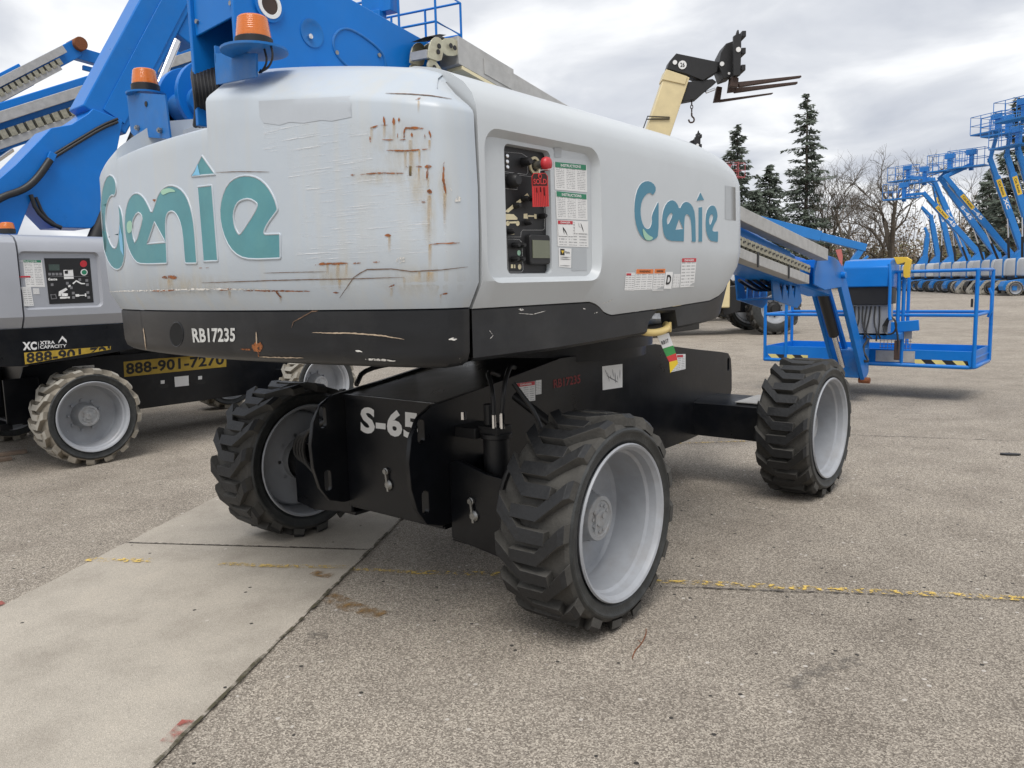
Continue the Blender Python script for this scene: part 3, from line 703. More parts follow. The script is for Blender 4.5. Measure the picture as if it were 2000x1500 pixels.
# steer axle (near) and fixed axle (far)
for sx in (-1, 1):
    m = MB(); m.prism([(sx*.37, .26), (sx*.37, .62), (sx*.42, .645), (sx*.60, .60), (sx*.86, .58), (sx*.86, .24), (sx*.7, .22)], 'y', -.135, -.115)
    m.prism([(sx*.37, .26), (sx*.37, .62), (sx*.86, .58), (sx*.86, .24)], 'y', .115, .135)
    m.box(min(sx*.36, sx*.86), max(sx*.36, sx*.86), -.12, .12, .24, .262); m.box(min(sx*.85, sx*.87), max(sx*.85, sx*.87), -.13, .13, .24, .56)
    m.lathe([(-.14, .075), (.14, .075)], (sx*.86, 0, WR), (0, 0, 1), 16); axle = m.build('steer_axle', BLACK, LIFT, .004)
    m = MB(); m.cyl((sx*.55, 0, .27), (sx*.55, 0, .74), .062, 20); m.cyl((sx*.55, 0, .74), (sx*.55, 0, .765), .075, 20); m.box(sx*.55-.06, sx*.55+.06, -.06, .04, .76, .80)
    m.box(min(sx*.37, sx*.5), max(sx*.37, sx*.5), -.09, .09, .74, .79); m.cyl((sx*.53, -.03, .80), (sx*.53, -.03, .90), .02, 10); m.build('lock_cylinder', BLACKP, LIFT, .003)
    m = MB(); m.cyl((sx*.75, 0, WR), (sx*1.0, 0, WR), .11, 20); m.build('drive_motor', BLACKP, LIFT, .004)
    m = MB(); m.cyl((sx*.85, WB, WR), (sx*1.02, WB, WR), .12, 20); m.build('drive_motor', BLACKP, LIFT, .004)
for a_, b_, r_ in (((.60, -.07, .80), (.60, -.07, .86), .012), ((.64, -.06, .80), (.64, -.06, .87), .012), ((.44, -.1, .83), (.44, -.1, .865), .016)):
    m = MB(); m.cyl(a_, b_, r_, 8); m.build('hose_fitting', CHROME, LIFT)
hoses = [([(.60, -.07, .86), (.59, -.06, .98), (.5, 0, 1.05), (.4, .2, 1.0)], .011), ([(.64, -.06, .87), (.65, -.05, 1.0), (.6, .05, 1.07), (.42, .3, 1.03)], .011), ([(.66, 0, 1.0), (.76, .05, .85), (.8, .05, .7)], .011), ([(.75, -.16, .30), (.72, -.2, .48), (.76, -.17, .66), (.82, -.1, .72)], .013), ([(-.42, -.02, .93), (-.5, .1, 1.0), (-.42, .4, 1.02)], .014)]
hoses += [([(-.5, -.15+k*.02, .75-.03*k), (-.66-.02*k, -.2, .68), (-.75-.03*k, -.16, .5), (-.6, -.12, .38+.03*k), (-.42, -.1, .42)], .012) for k in range(4)]
for p_, r_ in hoses: m = MB(); m.tube(p_, r_, 8, 2); m.build('hydraulic_hose', HOSE, LIFT)
m = MB(); m.cyl((.56, .13, .92), (.86, .16, .74), .022, 12); m.build('steer_cylinder', BLACKP, LIFT)
m = MB(); m.prism([(2.31, .355), (2.31, .585), (2.36, .6), (2.72, .6), (2.745, .585), (2.745, .355)], 'x', -.92, .92); rear = m.build('fixed_axle', BLACK, LIFT, .004)
for sx in (1, -1):
    m = MB(); m.box(sx*.66, sx*.90, 2.34, 2.72, .603, .609) if sx > 0 else m.box(-.90, -.66, 2.34, 2.72, .603, .609); m.build('tread_plate', SILV, rear)
wheel(LIFT, TR, 0, WR, .1675, 1, SN, spin=.12); wheel(LIFT, TR, WB, WR, .1675, 1, 0, spin=.05)
wheel(LIFT, -TR, 0, WR, .1675, -1, SL, spin=.2); wheel(LIFT, -TR, WB, WR, .1675, -1, 0, spin=.3)

# ---- counterweight
base = [(1.2, -.80), (1.2, -.85), (1.175, -.922), (1.10, -.972), (1.0, -1.005), (.8, -1.05), (.4, -1.11), (0, -1.13)]
half = base+[(-x, y) for x, y in base[-2::-1]]
def dense(P, n):
    Q = [Vector(p) for p in P]; out = []
    for i in range(len(Q)-1):
        p0 = Q[max(i-1, 0)]; p1 = Q[i]; p2 = Q[i+1]; p3 = Q[min(i+2, len(Q)-1)]
        for k in range(n):
            t = k/n; out.append(.5*((2*p1)+(-p0+p2)*t+(2*p0-5*p1+4*p2-p3)*t*t+(-p0+3*p1-3*p2+p3)*t**3))
    out.append(Q[-1]); return out
colm = dense(half, 8)
def insert_x(C, x0):
    for i in range(len(C)-1):
        if C[i].x >= x0 >= C[i+1].x and C[i].y < -.9:
            t = (C[i].x-x0)/(C[i].x-C[i+1].x); p = C[i].lerp(C[i+1], t); C.insert(i+1, p.copy()); C.insert(i+2, p+Vector((-.004, 0))); return
insert_x(colm, .18); insert_x(colm, -.69)
def outw(C, i):
    d = C[min(i+1, len(C)-1)]-C[max(i-1, 0)]; n = Vector((-d.y, d.x)).normalized()   # travelling right to left: outward is the left hand
    return n if n.dot(C[i]-Vector((0, -.3))) > 0 else -n
FULL = [(-.045, 1.372), (-.002, 1.452), (.004, 1.60), (.006, 1.75), (.0, 1.95), (-.001, 2.018), (-.006, 2.032), (-.020, 2.047), (-.075, 2.092), (-.14, 2.138), (-.24, 2.178), (-.36, 2.198), (-.6, 2.205)]
CUT = [(-.045, 1.372), (-.002, 1.452), (.004, 1.60), (.006, 1.75), (.0, 1.92), (.0, 1.98), (-.001, 2.02), (-.005, 2.036), (-.018, 2.045), (-.045, 2.04), (-.06, 1.97), (-.2, 1.88), (-.6, 1.86)]
def sweep(C, prof_of, tgt):
    rows = []
    for i, c in enumerate(C):
        n = outw(C, i); row = []
        for d, z in prof_of(c, i):
            if d >= -.12: p = c+n*d
            else: q = c-n*.12; p = q.lerp(Vector(tgt(c)), min(1, (-d-.12)/.6))
            row.append((p.x, p.y, z))
        rows.append(row)
    return rows
def cw_prof(c, i):
    cut = -.6921 < c.x < .1775 and c.y < -.9
    if cut: return CUT
    x = abs(c.x); s = 2.16-.1*x-.035*x*x-2.03
    return [(d, z if z < 1.9 else z+s*min(1, (z-1.75)/.25)) for d, z in FULL]
m = MB(); m.grid(sweep(colm, cw_prof, lambda c: (c.x*.72, -.38)))
def worn_grey():
    g_ = M('counterweight_grey', (.465, .515, .565), .40, var=.06, vs=2, dirt=(.55, .575, .585), dirt_amt=.6, coat=.15)
    nt = g_.node_tree; p = nt.nodes['Principled BSDF']; lk = nt.links.new; t = nt.nodes.new('ShaderNodeTexCoord'); mp = nt.nodes.new('ShaderNodeMapping'); mp.inputs['Scale'].default_value = (14, 14, .7)
    lk(t.outputs['Object'], mp.inputs[0]); n = nt.nodes.new('ShaderNodeTexNoise'); n.inputs['Scale'].default_value = 1; n.inputs['Detail'].default_value = 4; lk(mp.outputs[0], n.inputs['Vector'])
    r = nt.nodes.new('ShaderNodeMapRange'); r.inputs[1].default_value = .5; r.inputs[2].default_value = .8; r.inputs[4].default_value = .55; lk(n.outputs['Fac'], r.inputs[0])
    old = p.inputs['Base Color'].links[0].from_socket; mx = nt.nodes.new('ShaderNodeMixRGB'); mx.inputs[2].default_value = (.53, .52, .47, 1); lk(r.outputs[0], mx.inputs[0]); lk(old, mx.inputs[1]); lk(mx.outputs[0], p.inputs['Base Color'])
    return g_
CWG = worn_grey()
cw = m.build('counterweight', CWG, LIFT, ang=28)
SK = [(-.052, 1.370), (-.046, 1.366), (-.05, 1.225), (-.06, 1.195), (-.085, 1.178), (-.12, 1.172), (-.6, 1.172)]
m = MB(); m.grid(sweep(colm, lambda c, i: SK, lambda c: (c.x*.72, -.38))); skirt = m.build('tail_skirt', BLACKS, LIFT, ang=40)
# ---- turntable deck
m = MB(); m.box(-1.02, 1.02, -.62, 1.1, 1.182, 1.235); m.box(-.42, .42, -.6, 1.45, 1.235, 2.1); m.build('turntable', BLACK, LIFT, .004)
# ---- hoods
def zlow(y):
    pts = [(-9, 1.366), (-.09, 1.366), (-.04, 1.35), (.0, 1.322), (.05, 1.306), (.5, 1.318), (.95, 1.336), (1.08, 1.362), (1.17, 1.415), (1.28, 1.51), (1.4, 1.54), (9, 1.55)]
    for (a, b), (c, d) in zip(pts, pts[1:]):
        if a <= y <= c: return b+(d-b)*(y-a)/(c-a)
def zbot(y):
    pts = [(-9, 1.186), (-.3, 1.19), (.2, 1.203), (.345, 1.207), (.36, 1.25), (.43, 1.295), (.60, 1.292), (.625, 1.214), (1.1, 1.235), (1.3, 1.30), (9, 1.36)]
    for (a, b), (c, d) in zip(pts, pts[1:]):
        if a <= y <= c: return b+(d-b)*(y-a)/(c-a)
hs = [(1.2, y) for y in (-.785, -.7, -.5, -.3, -.15, -.1, -.06, -.03, 0, .03, .06, .15, .3, .345, .36, .4, .43, .5, .60, .625, .7, .85, .95, 1.05, 1.11)]
hs += [(.85+.35*math.cos(R_(a)), 1.11+.35*math.sin(R_(a))) for a in range(9, 91, 9)]+[(.7, 1.47), (.5, 1.475)]
def make_hood(sx, name, mat, sk):
    def outn(i):
        a, b = Vector(hs[max(i-1, 0)]), Vector(hs[min(i+1, len(hs)-1)]); d = b-a; return Vector((d.y, -d.x)).normalized()
    rows, rows2 = [], []
    for i, (x, y) in enumerate(hs):
        n = outn(i); P = Vector((x, y)); T = Vector((.4, min(y, .7))); f = max(0, y-.8); dz = -.018*(y+.8)-.30*f*f
        zl = zlow(y)
        prof = [(.05, zl), (.0, zl+.088), (-.004, 1.60+dz*.3), (-.002, 1.85+dz*.6), (.0, 1.965+dz), (.004, 2.01+dz), (.02, 2.05+dz), (.055, 2.09+dz), (.11, 2.125+dz), (.18, 2.155+dz), (.3, 2.178+dz)]
        r = [(P-n*d) if d <= .2 else (P-n*.2).lerp(T, (d-.2)/.8) for d, z in prof]
        row = [(sx*q.x, q.y, z) for q, (d, z) in zip(r, prof)]
        row += [(sx*T.x, T.y, 2.19+dz), (sx*T.x, T.y, 1.40)]
        rows.append(row+[row[0]])
        zb = zbot(y); fr = max(0, min(1, (y-.9)/.4)); ins = .052+.05*fr
        pr2 = [(.056, zl-.002), (.051, zl-.006), (ins, zb+.012), (ins+.015, zb), (ins+.08, zb)]
        rows2.append([(sx*(P-n*d).x, (P-n*d).y, z) for d, z in pr2])
    m = MB(); m.grid(rows); n = len(rows[0]); m.add(rows[0][:-1], [tuple(range(n-1))]); m.add(rows[-1][:-1], [tuple(range(n-1))])
    h = m.build(name, mat, LIFT, ang=30, merge=.0002)
    m = MB(); m.grid(rows2); s = m.build('hood_skirt', BLACKS, LIFT, ang=30)
    return h, s
hood, hskirt = make_hood(1, 'hood', GREY, True); hoodL, hskL = make_hood(-1, 'hood', GREY, True)
def draft_cut(a0, a1, b0, b1, r, x_in, x_out, grow):
    q0 = rrect(a0, a1, b0, b1, r, 6); q1 = rrect(a0-grow, a1+grow, b0-grow, b1+grow, r+grow, 6); n = len(q0)
    c = MB(); c.add([(x_in, y, z) for y, z in q0]+[(x_out, y, z) for y, z in q1], [tuple(range(n)), tuple(range(2*n-1, n-1, -1))]+[(i, i+n, (i+1) % n+n, (i+1) % n) for i in range(n)])
    return c.mesh('c', GREY)
boolean(hood, draft_cut(-.735, -.11, 1.466, 1.926, .05, 1.172, 1.232, .045))
boolean(hood, draft_cut(-.622, -.372, 1.480, 1.910, .02, 1.145, 1.20, .006))
m = MB(); m.box(1.143, 1.149, -.621, -.373, 1.481, 1.909); panel = m.build('control_panel', BLACKP, hood)

# ---- lettering, labels, rust, all laid on the built surfaces
bcw, bsk, bhd, bhs, bpn = bvh_of([cw]), bvh_of([skirt]), bvh_of([hood, panel]), bvh_of([hskirt]), bvh_of([panel])
bch = bvh_of([o for o in LIFT.children if o.name.startswith('side_plate')]); bfp = bvh_of([front_panel]); bax = bvh_of([axle])
z3 = lambda L_: [(180+x/2.564, 180+y/2.564) for x, y in L_]
z4 = lambda L_: [(900+x/2.884, 220+y/2.884) for x, y in L_]
z5 = lambda L_: [(950+x/4.84, 250+y/4.84) for x, y in L_]
z7 = lambda L_: [(940+x/2.459, 640+y/2.459) for x, y in L_]
def moulded(name, loops, mat, par, bv, w, corner):
    """sunken logo letter: colour field with a raised moulded lip"""
    v, f = cdt(loops, 9); lay(name, v, f, bv, mat, par, .0025, O0)
    m = MB()
    for Lp in loops:
        pts = []
        for a, b in zip(Lp, Lp[1:]+Lp[:1]):
            k = max(1, int(math.dist(a, b)/6))
            for i in range(k):
                h = hit(bv, a[0]+(b[0]-a[0])*i/k, a[1]+(b[1]-a[1])*i/k, 0)
                if h: pts.append(h)
        if len(pts) > 3: pts.append(pts[0]); m.tube(pts, w, 8)
    if m.v: m.build(name+'_lip', par.data.materials[0], par, ang=70)
sm = smooth_loop
tail_letters = [
    [sm([(84, 412), (112, 425), (125, 470), (118, 520), (96, 515), (75, 560), (68, 640), (78, 720), (100, 775), (122, 785), (135, 740), (140, 640), (132, 560), (152, 600), (162, 700), (168, 800), (158, 865), (135, 892), (105, 882), (75, 835), (52, 745), (44, 640), (48, 540), (60, 460)], 1)],
    [sm([(165, 640), (175, 570), (195, 520), (225, 503), (255, 520), (280, 560), (302, 612), (318, 560), (335, 510), (360, 480), (395, 465), (440, 480), (475, 520), (500, 590), (515, 680), (526, 840), (528, 857), (515, 858), (480, 858), (468, 857), (465, 830), (455, 700), (440, 640), (420, 605), (400, 595), (380, 605), (370, 640), (372, 720), (378, 845), (378, 858), (365, 859), (250, 862), (220, 850), (190, 800), (170, 730)], 1), sm([(228, 600), (250, 612), (256, 640), (220, 765), (205, 720), (202, 650)], 1), [(315, 650), (370, 752), (278, 760)]],
    [[(530, 475), (602, 466), (632, 845), (560, 848)]], [[(552, 318), (618, 412), (500, 422)]],
    [sm([(640, 610), (650, 530), (680, 460), (725, 425), (780, 416), (835, 430), (880, 470), (915, 530), (930, 580), (930, 592), (922, 604), (880, 660), (862, 700), (866, 712), (880, 712), (930, 710), (942, 710), (943, 722), (945, 820), (945, 832), (932, 833), (800, 838), (740, 825), (690, 780), (655, 700)], 1), sm([(750, 540), (790, 533), (828, 555), (830, 570), (815, 605), (750, 705), (738, 714), (728, 700), (715, 670), (708, 610), (725, 560)], 1)]]
for Lp in tail_letters: moulded('logo_letter', [z3(l) for l in Lp], TEAL, cw, bcw, .0045, 0)
poly('logo_patch', [z3([(142, 660), (155, 720), (162, 820), (146, 790), (138, 720)])], bcw, SKYB, cw, .004, 6)
poly('logo_patch', [z3([(532, 360), (520, 395), (504, 420), (545, 418)])], bcw, SKYB, cw, .004, 6)
poly('logo_patch', [z3(sm([(345, 490), (395, 478), (430, 500), (390, 500), (355, 520)]))], bcw, TEALP, cw, .004, 6)
poly('logo_patch', [z3(sm([(176, 650), (205, 640), (205, 700), (180, 710)]))], bcw, TEALP, cw, .004, 6)
hood_letters = [
    [sm([(1100, 430), (1080, 395), (1045, 383), (1010, 400), (985, 450), (974, 530), (978, 610), (1000, 680), (1030, 715), (1060, 725), (1095, 712), (1111, 690), (1112, 520), (1110, 502), (1100, 520), (1072, 580), (1075, 620), (1062, 655), (1038, 655), (1018, 620), (1008, 560), (1015, 500), (1040, 460), (1065, 450), (1080, 468)], 1)],
    [sm([(1130, 620), (1135, 560), (1155, 510), (1185, 490), (1213, 505), (1230, 548), (1247, 510), (1272, 500), (1300, 520), (1318, 570), (1321, 715), (1321, 728), (1308, 728), (1298, 727), (1298, 712), (1295, 620), (1285, 580), (1268, 570), (1257, 590), (1254, 712), (1254, 726), (1240, 725), (1165, 722), (1140, 690)], 1), sm([(1172, 572), (1185, 562), (1192, 580), (1162, 640), (1156, 600)], 1), [(1226, 600), (1250, 655), (1206, 660)]],
    [[(1336, 535), (1357, 532), (1357, 727), (1336, 727)]], [[(1347, 450), (1368, 492), (1325, 497)]],
    [sm([(1375, 620), (1380, 560), (1400, 525), (1425, 522), (1440, 550), (1445, 595), (1420, 640), (1414, 662), (1420, 670), (1440, 669), (1447, 669), (1447, 680), (1446, 718), (1445, 729), (1434, 728), (1400, 722), (1380, 680)], 1), sm([(1401, 580), (1414, 570), (1420, 590), (1402, 640), (1394, 610)], 1)]]
for Lp in hood_letters: moulded('logo_letter', [z4(l) for l in Lp], LOGOB, hood, bhd, .0022, 0)
poly('logo_patch', [z4(sm([(1015, 640), (1050, 690), (1085, 705), (1060, 723), (1028, 712)]))], bhd, TEALP, hood, .004, 6)
def stroke(pts, w, mat, bv, par, name='rust_streak', off=.0022, jit=.25, org=O0):
    P = [Vector(p) for p in pts]; Q = []
    for a, b in zip(P, P[1:]):
        k = max(1, int((b-a).length/4)); Q += [a.lerp(b, i/k) for i in range(k)]
    Q.append(P[-1]); co = []
    for i, p in enumerate(Q):
        d = Q[min(i+1, len(Q)-1)]-Q[max(i-1, 0)]; d = d.normalized() if d.length > 0 else Vector((1, 0)); n = Vector((-d.y, d.x)); e_ = 1-.75*abs(2*i/max(1, len(Q)-1)-1)**4
        ww = w/2*e_*random.uniform(1-jit, 1+jit); c = p+n*random.uniform(-jit, jit)*w*.4; co += [tuple(c+n*ww), tuple(c-n*ww)]
    fs = [(2*i, 2*i+1, 2*i+3, 2*i+2) for i in range(len(Q)-1)]
    return lay(name, co, fs, bv, mat, par, off, org)
random.seed(12)
rust = [([(1565, 188), (1572, 181), (1620, 179), (1662, 181)], 11), ([(1564, 185), (1563, 232)], 7), ([(1540, 240), (1572, 238)], 5), ([(1462, 122), (1465, 168)], 9), ([(1511, 128), (1512, 164)], 12), ([(1538, 128), (1538, 150)], 8), ([(1445, 166), (1482, 165)], 5), ([(1392, 182), (1432, 168)], 9), ([(1394, 222), (1396, 252)], 8), ([(1530, 208), (1532, 228)], 9), ([(1600, 202), (1602, 226)], 9), ([(1688, 192), (1699, 238)], 7), ([(1666, 212), (1668, 234)], 6), ([(1455, 238), (1510, 240)], 5), ([(1475, 291), (1570, 294), (1682, 285)], 6), ([(1345, 413), (1420, 406), (1562, 406)], 6), ([(1296, 415), (1318, 415)], 6), ([(1572, 370), (1582, 380)], 9), ([(1622, 374), (1652, 374)], 11), ([(1666, 377), (1700, 370)], 13), ([(1682, 380), (1675, 442)], 8), ([(1678, 498), (1702, 500)], 26), ([(1648, 548), (1670, 550)], 7), ([(1762, 350), (1757, 430), (1771, 508)], 10), ([(1466, 717), (1498, 717)], 10), ([(1690, 762), (1760, 757), (1840, 755)], 5), ([(1118, 866), (1150, 859), (1282, 857)], 9), ([(1308, 857), (1348, 855)], 6), ([(1408, 852), (1442, 850)], 6), ([(352, 929), (390, 926), (426, 929)], 16), ([(300, 996), (422, 991)], 6), ([(640, 990), (702, 985)], 6), ([(760, 993), (900, 994), (1092, 996)], 6), ([(920, 995), (950, 1028)], 7), ([(1488, 976), (1516, 965)], 11), ([(1208, 1003), (1238, 1003)], 6), ([(1748, 1012), (1784, 1005)], 7), ([(538, 880), (552, 880)], 8), ([(572, 880), (586, 880)], 8), ([(305, 540), (328, 545)], 16), ([(1620, 40), (1645, 30)], 9)]
for p, w in rust: stroke(z3(p), w/2.564*1.15, RUSTM, bcw, cw, jit=.35)
for q in ([(1340, 120), (1730, 110), (1740, 420), (1340, 420)], [(1500, 260), (1740, 250), (1760, 640), (1540, 640)], [(1640, 470), (1730, 470), (1740, 800), (1650, 800)], [(1060, 840), (1330, 835), (1340, 1000), (1060, 1000)], [(1400, 860), (1900, 850), (1900, 1040), (1400, 1030)], [(220, 900), (760, 900), (760, 1040), (220, 1040)], [(1280, 370), (1600, 370), (1600, 480), (1280, 480)], [(1720, 320), (1800, 320), (1810, 640), (1730, 640)]):
    quad('rust_bloom', z3(q), bcw, BLOOM, cw, .0011, 8, 8)
BROWN = M('brown_scratch', (.14, .085, .055), .9, var=.5, vs=80)
for p, w in (([(550, 955), (700, 950), (900, 943), (1100, 938), (1300, 935), (1565, 927)], 4.5), ([(1240, 1030), (1310, 930), (1345, 905), (1380, 888), (1500, 885), (1600, 898), (1750, 890), (1880, 875)], 5), ([(1470, 8), (1600, 12), (1700, 20), (1800, 36)], 4), ([(620, 402), (740, 398), (890, 400)], 3.5), ([(860, 906), (1010, 902), (1180, 899)], 3)): stroke(z3(p), w/2.564, BROWN, bcw, cw, 'scratch', jit=.2)
TAN = M('tan_scratch', (.42, .33, .24), .9, var=.3, vs=50)
stroke(z3([(1000, 1180), (1010, 1150), (1100, 1100), (1200, 1085)]), 2, BROWN, bsk, skirt, 'scratch'); stroke(z3([(1105, 1204), (1300, 1207), (1450, 1218), (1565, 1238)]), 2.4, TAN, bsk, skirt, 'scratch', jit=.4)
stroke(z3([(802, 1276), (855, 1276)]), 17, RUSTM, bsk, skirt); stroke(z3([(745, 1285), (800, 1290)]), 3, RUSTM, bsk, skirt); stroke(z3([(823, 1200), (826, 1262)]), 2.5, TAN, bsk, skirt, 'scratch'); stroke(z3([(834, 1295), (836, 1325)]), 3, RUSTM, bsk, skirt)
stroke(z3([(840, 1325), (950, 1328), (1060, 1330)]), 2.2, TAN, bsk, skirt, 'scratch', jit=.5); stroke(z3([(258, 1180), (266, 1240), (272, 1300)]), 2, TAN, bsk, skirt, 'scratch')
for q, w, bv, par in (([(1785, 1238), (1825, 1236)], 9, bsk, skirt), ([(1815, 545), (1845, 530)], 16, bcw, cw), ([(1790, 480), (1800, 495)], 8, bcw, cw), ([(1930, 790), (1932, 850)], 9, bcw, cw), ([(1525, 850), (1570, 830)], 16, bcw, cw), ([(1320, 1295), (1355, 1300)], 7, bsk, skirt), ([(1370, 1335), (1520, 1345)], 6, bsk, skirt), ([(1838, 1330), (1842, 1350)], 3, bsk, skirt)):
    stroke(z3(q), w*.6, CHIP, bv, par, 'paint_chip', jit=.4)
for (x, y0, y1, w) in ((1400, 172, 262, 16), (1465, 165, 245, 16), (1512, 160, 245, 18), (1595, 240, 430, 22), (1570, 296, 400, 18), (1640, 290, 385, 16), (1600, 300, 420, 26), (1690, 515, 775, 26), (1766, 505, 700, 20), (1637, 380, 480, 14), (1684, 430, 500, 14), (1490, 720, 810, 18), (1693, 762, 905, 22), (1180, 862, 935, 18), (1232, 862, 945, 20), (1275, 862, 930, 14), (1640, 900, 965, 20), (1682, 900, 985, 20), (1565, 930, 1000, 16), (1745, 1012, 1065, 12), (1635, 45, 110, 14), (1700, 900, 970, 30), (390, 935, 1000, 30), (690, 990, 1040, 16), (945, 1020, 1060, 16), (1240, 940, 1000, 16), (1500, 978, 1030, 18), (1690, 240, 300, 16)):
    quad('rust_drip', z3([(x-w/2, y0), (x+w/2, y0), (x+w/2, y1), (x-w/2, y1)]), bcw, DRIP, cw, .0018, 2, 6)
for q in ([(1000, 230), (1380, 180), (1420, 430), (980, 480)], [(1080, 430), (1760, 420), (1780, 800), (1020, 850)], [(860, 150), (1300, 160), (1300, 260), (860, 300)]):
    quad('scrape_marks', z3(q), bcw, SCR, cw, .0014, 8, 8)
poly('faded_patch', [z3([(835, 45), (1295, 20), (1300, 125), (1200, 145), (1150, 140), (1060, 155), (990, 150), (940, 165), (860, 155), (840, 120)])], bcw, GHOSTP, cw, .0012, 12)
stroke(z3([(90, 1000), (300, 992), (620, 985), (900, 988)]), 3, CHIP, bcw, cw, 'paint_chip', jit=.6)
word('stencil', 'RB17235', z3([(500, 1182), (718, 1180), (718, 1250), (508, 1255)]), bsk, WDULL, skirt, .002, .03)
el = lambda cx, cy, rx, ry, n=20: [(cx+rx*math.cos(2*math.pi*i/n), cy+ry*math.sin(2*math.pi*i/n)) for i in range(n)]
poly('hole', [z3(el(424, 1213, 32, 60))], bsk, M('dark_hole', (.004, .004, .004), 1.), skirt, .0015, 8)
def lip(loop, bv, par, r, mat):
    m = MB(); m.tube([hit(bv, *q, 0) for q in loop+loop[:1]], r, 6); m.build('lip', mat, par)
lip(z3(el(424, 1213, 33, 61)), bsk, skirt, .003, BLACKS)

# hood labels
def sticker(q, bv, par, mat=LAB, head=None, hcol=None, frac=.2, htext=None, hq=None, org=O0):
    o_ = quad('label', q, bv, mat, par, .0015, org=org)
    if hcol:
        h = hq or [q[0], q[1], tuple(Vector(q[1]).lerp(Vector(q[2]), frac)), tuple(Vector(q[0]).lerp(Vector(q[3]), frac))]
        c = [Vector(p) for p in h]; ce = sum(c, Vector((0, 0)))/4; h = [tuple(ce+(p-ce)*.95) for p in c]
        quad('label_header', h, bv, hcol, par, .0024, org=org)
        if htext: word('lettering', htext, [tuple(ce+Vector(((p-ce).x*.62, (p-ce).y*.5))) for p in c], bv, WHITE if hcol is not ORNV else INK, par, .0031, .02, org=org)
    return o_
sticker(z5([(637, 318), (945, 350), (950, 608), (645, 582)]), bhd, hood, LAB, 1, GRNV, .2, 'INSTRUCTIONS')
sticker(z5([(650, 595), (948, 628), (953, 872), (660, 860)]), bhd, hood, LAB, 1, GRNV, .2, 'INSTRUCTIONS')
sticker(z5([(665, 868), (960, 880), (962, 1128), (670, 1118)]), bhd, hood, LAB9, 1, REDV, .2, 'DANGER', z5([(668, 873), (815, 880), (815, 912), (668, 908)]))
quad('label_panel', z5([(672, 912), (815, 915), (812, 1025), (675, 1020)]), bhd, WHITE, hood, .0028); quad('label_panel', z5([(830, 885), (955, 890), (955, 1000), (830, 995)]), bhd, WHITE, hood, .0028)
stroke(z5([(715, 935), (745, 985), (758, 1015)]), 2, INK, bhd, hood, 'pictogram', .0034, 0); stroke(z5([(715, 935), (730, 1005)]), 1.2, INK, bhd, hood, 'pictogram', .0034, 0); stroke(z5([(885, 900), (905, 960), (912, 980)]), 1.5, INK, bhd, hood, 'pictogram', .0034, 0); stroke(z5([(865, 895), (870, 935), (900, 940)]), .8, INKG, bhd, hood, 'pictogram', .0034, 0)
sticker(z5([(680, 1133), (800, 1140), (797, 1322), (683, 1312)]), bhd, hood, WHITE)
quad('label_logo', z5([(694, 1142), (734, 1145), (734, 1203), (694, 1200)]), bhd, INK, hood, .0024); poly('label_logo', [z5([(700, 1158), (730, 1160), (714, 1190)])], bhd, YELV, hood, .003, 3)
word('lettering', 'Parts', z5([(742, 1163), (783, 1165), (783, 1188), (742, 1186)]), bhd, INK, hood, .0026, .01)
for y in (1220, 1238, 1300): stroke(z5([(690, y), (790, y+3)]), 1.3, INKG, bhd, hood, 'print_line', .0026, .3)
quad('faded_patch', z5([(810, 1135), (945, 1140), (948, 1345), (805, 1350)]), bhd, GHOST, hood, .0012); quad('faded_patch', z5([(640, 180), (710, 185), (705, 280), (640, 280)]), bhd, GHOST, hood, .0012)
zl_ = lambda L_: [(1200+x/11.11, 490+y/11.11) for x, y in L_]
sticker(zl_([(240, 470), (445, 470), (415, 860), (210, 855)]), bhd, hood, LAB9, 1, REDV, 0, None, zl_([(250, 485), (360, 485), (355, 535), (247, 535)]))
sticker(zl_([(460, 395), (850, 395), (810, 835), (420, 855)]), bhd, hood, LAB9, 1, ORNV, .23, 'WARNING')
sticker(zl_([(860, 390), (1105, 385), (1055, 855), (815, 860)]), bhd, hood, LAB9, 1, ORNV, .22, 'WARNING')
sticker(zl_([(1110, 455), (1265, 455), (1230, 820), (1065, 820)]), bhd, hood, WHITE); word('lettering', 'D', zl_([(1135, 520), (1232, 520), (1205, 730), (1105, 730)]), bhd, INK, hood, .003, .03)
sticker(zl_([(1280, 500), (1430, 500), (1400, 790), (1245, 800)]), bhd, hood, LAB9)
sticker(zl_([(1450, 160), (1780, 155), (1720, 770), (1420, 790)]), bhd, hood, LAB9, 1, REDV, .14, 'DANGER')
quad('faded_patch', [(1416, 362), (1446, 368), (1447, 433), (1416, 428)], bhd, GHOST, hood, .0012)
for a, b in (((1012, 604), (1022, 605)), ((1138, 603), (1143, 604)), ((1160, 612), (1166, 610))): stroke([a, b], 6, CHIP, bhs, hskirt, 'paint_chip')
stroke([(1012, 612), (1040, 614), (1065, 607)], 1.2, CHIP, bhs, hskirt, 'scratch'); stroke([(955, 645), (962, 655), (956, 662)], 1.4, CHIP, bhs, hskirt, 'scratch'); stroke([(1175, 592), (1185, 590), (1198, 583)], 1.2, CHIP, bhd, hood, 'scratch')
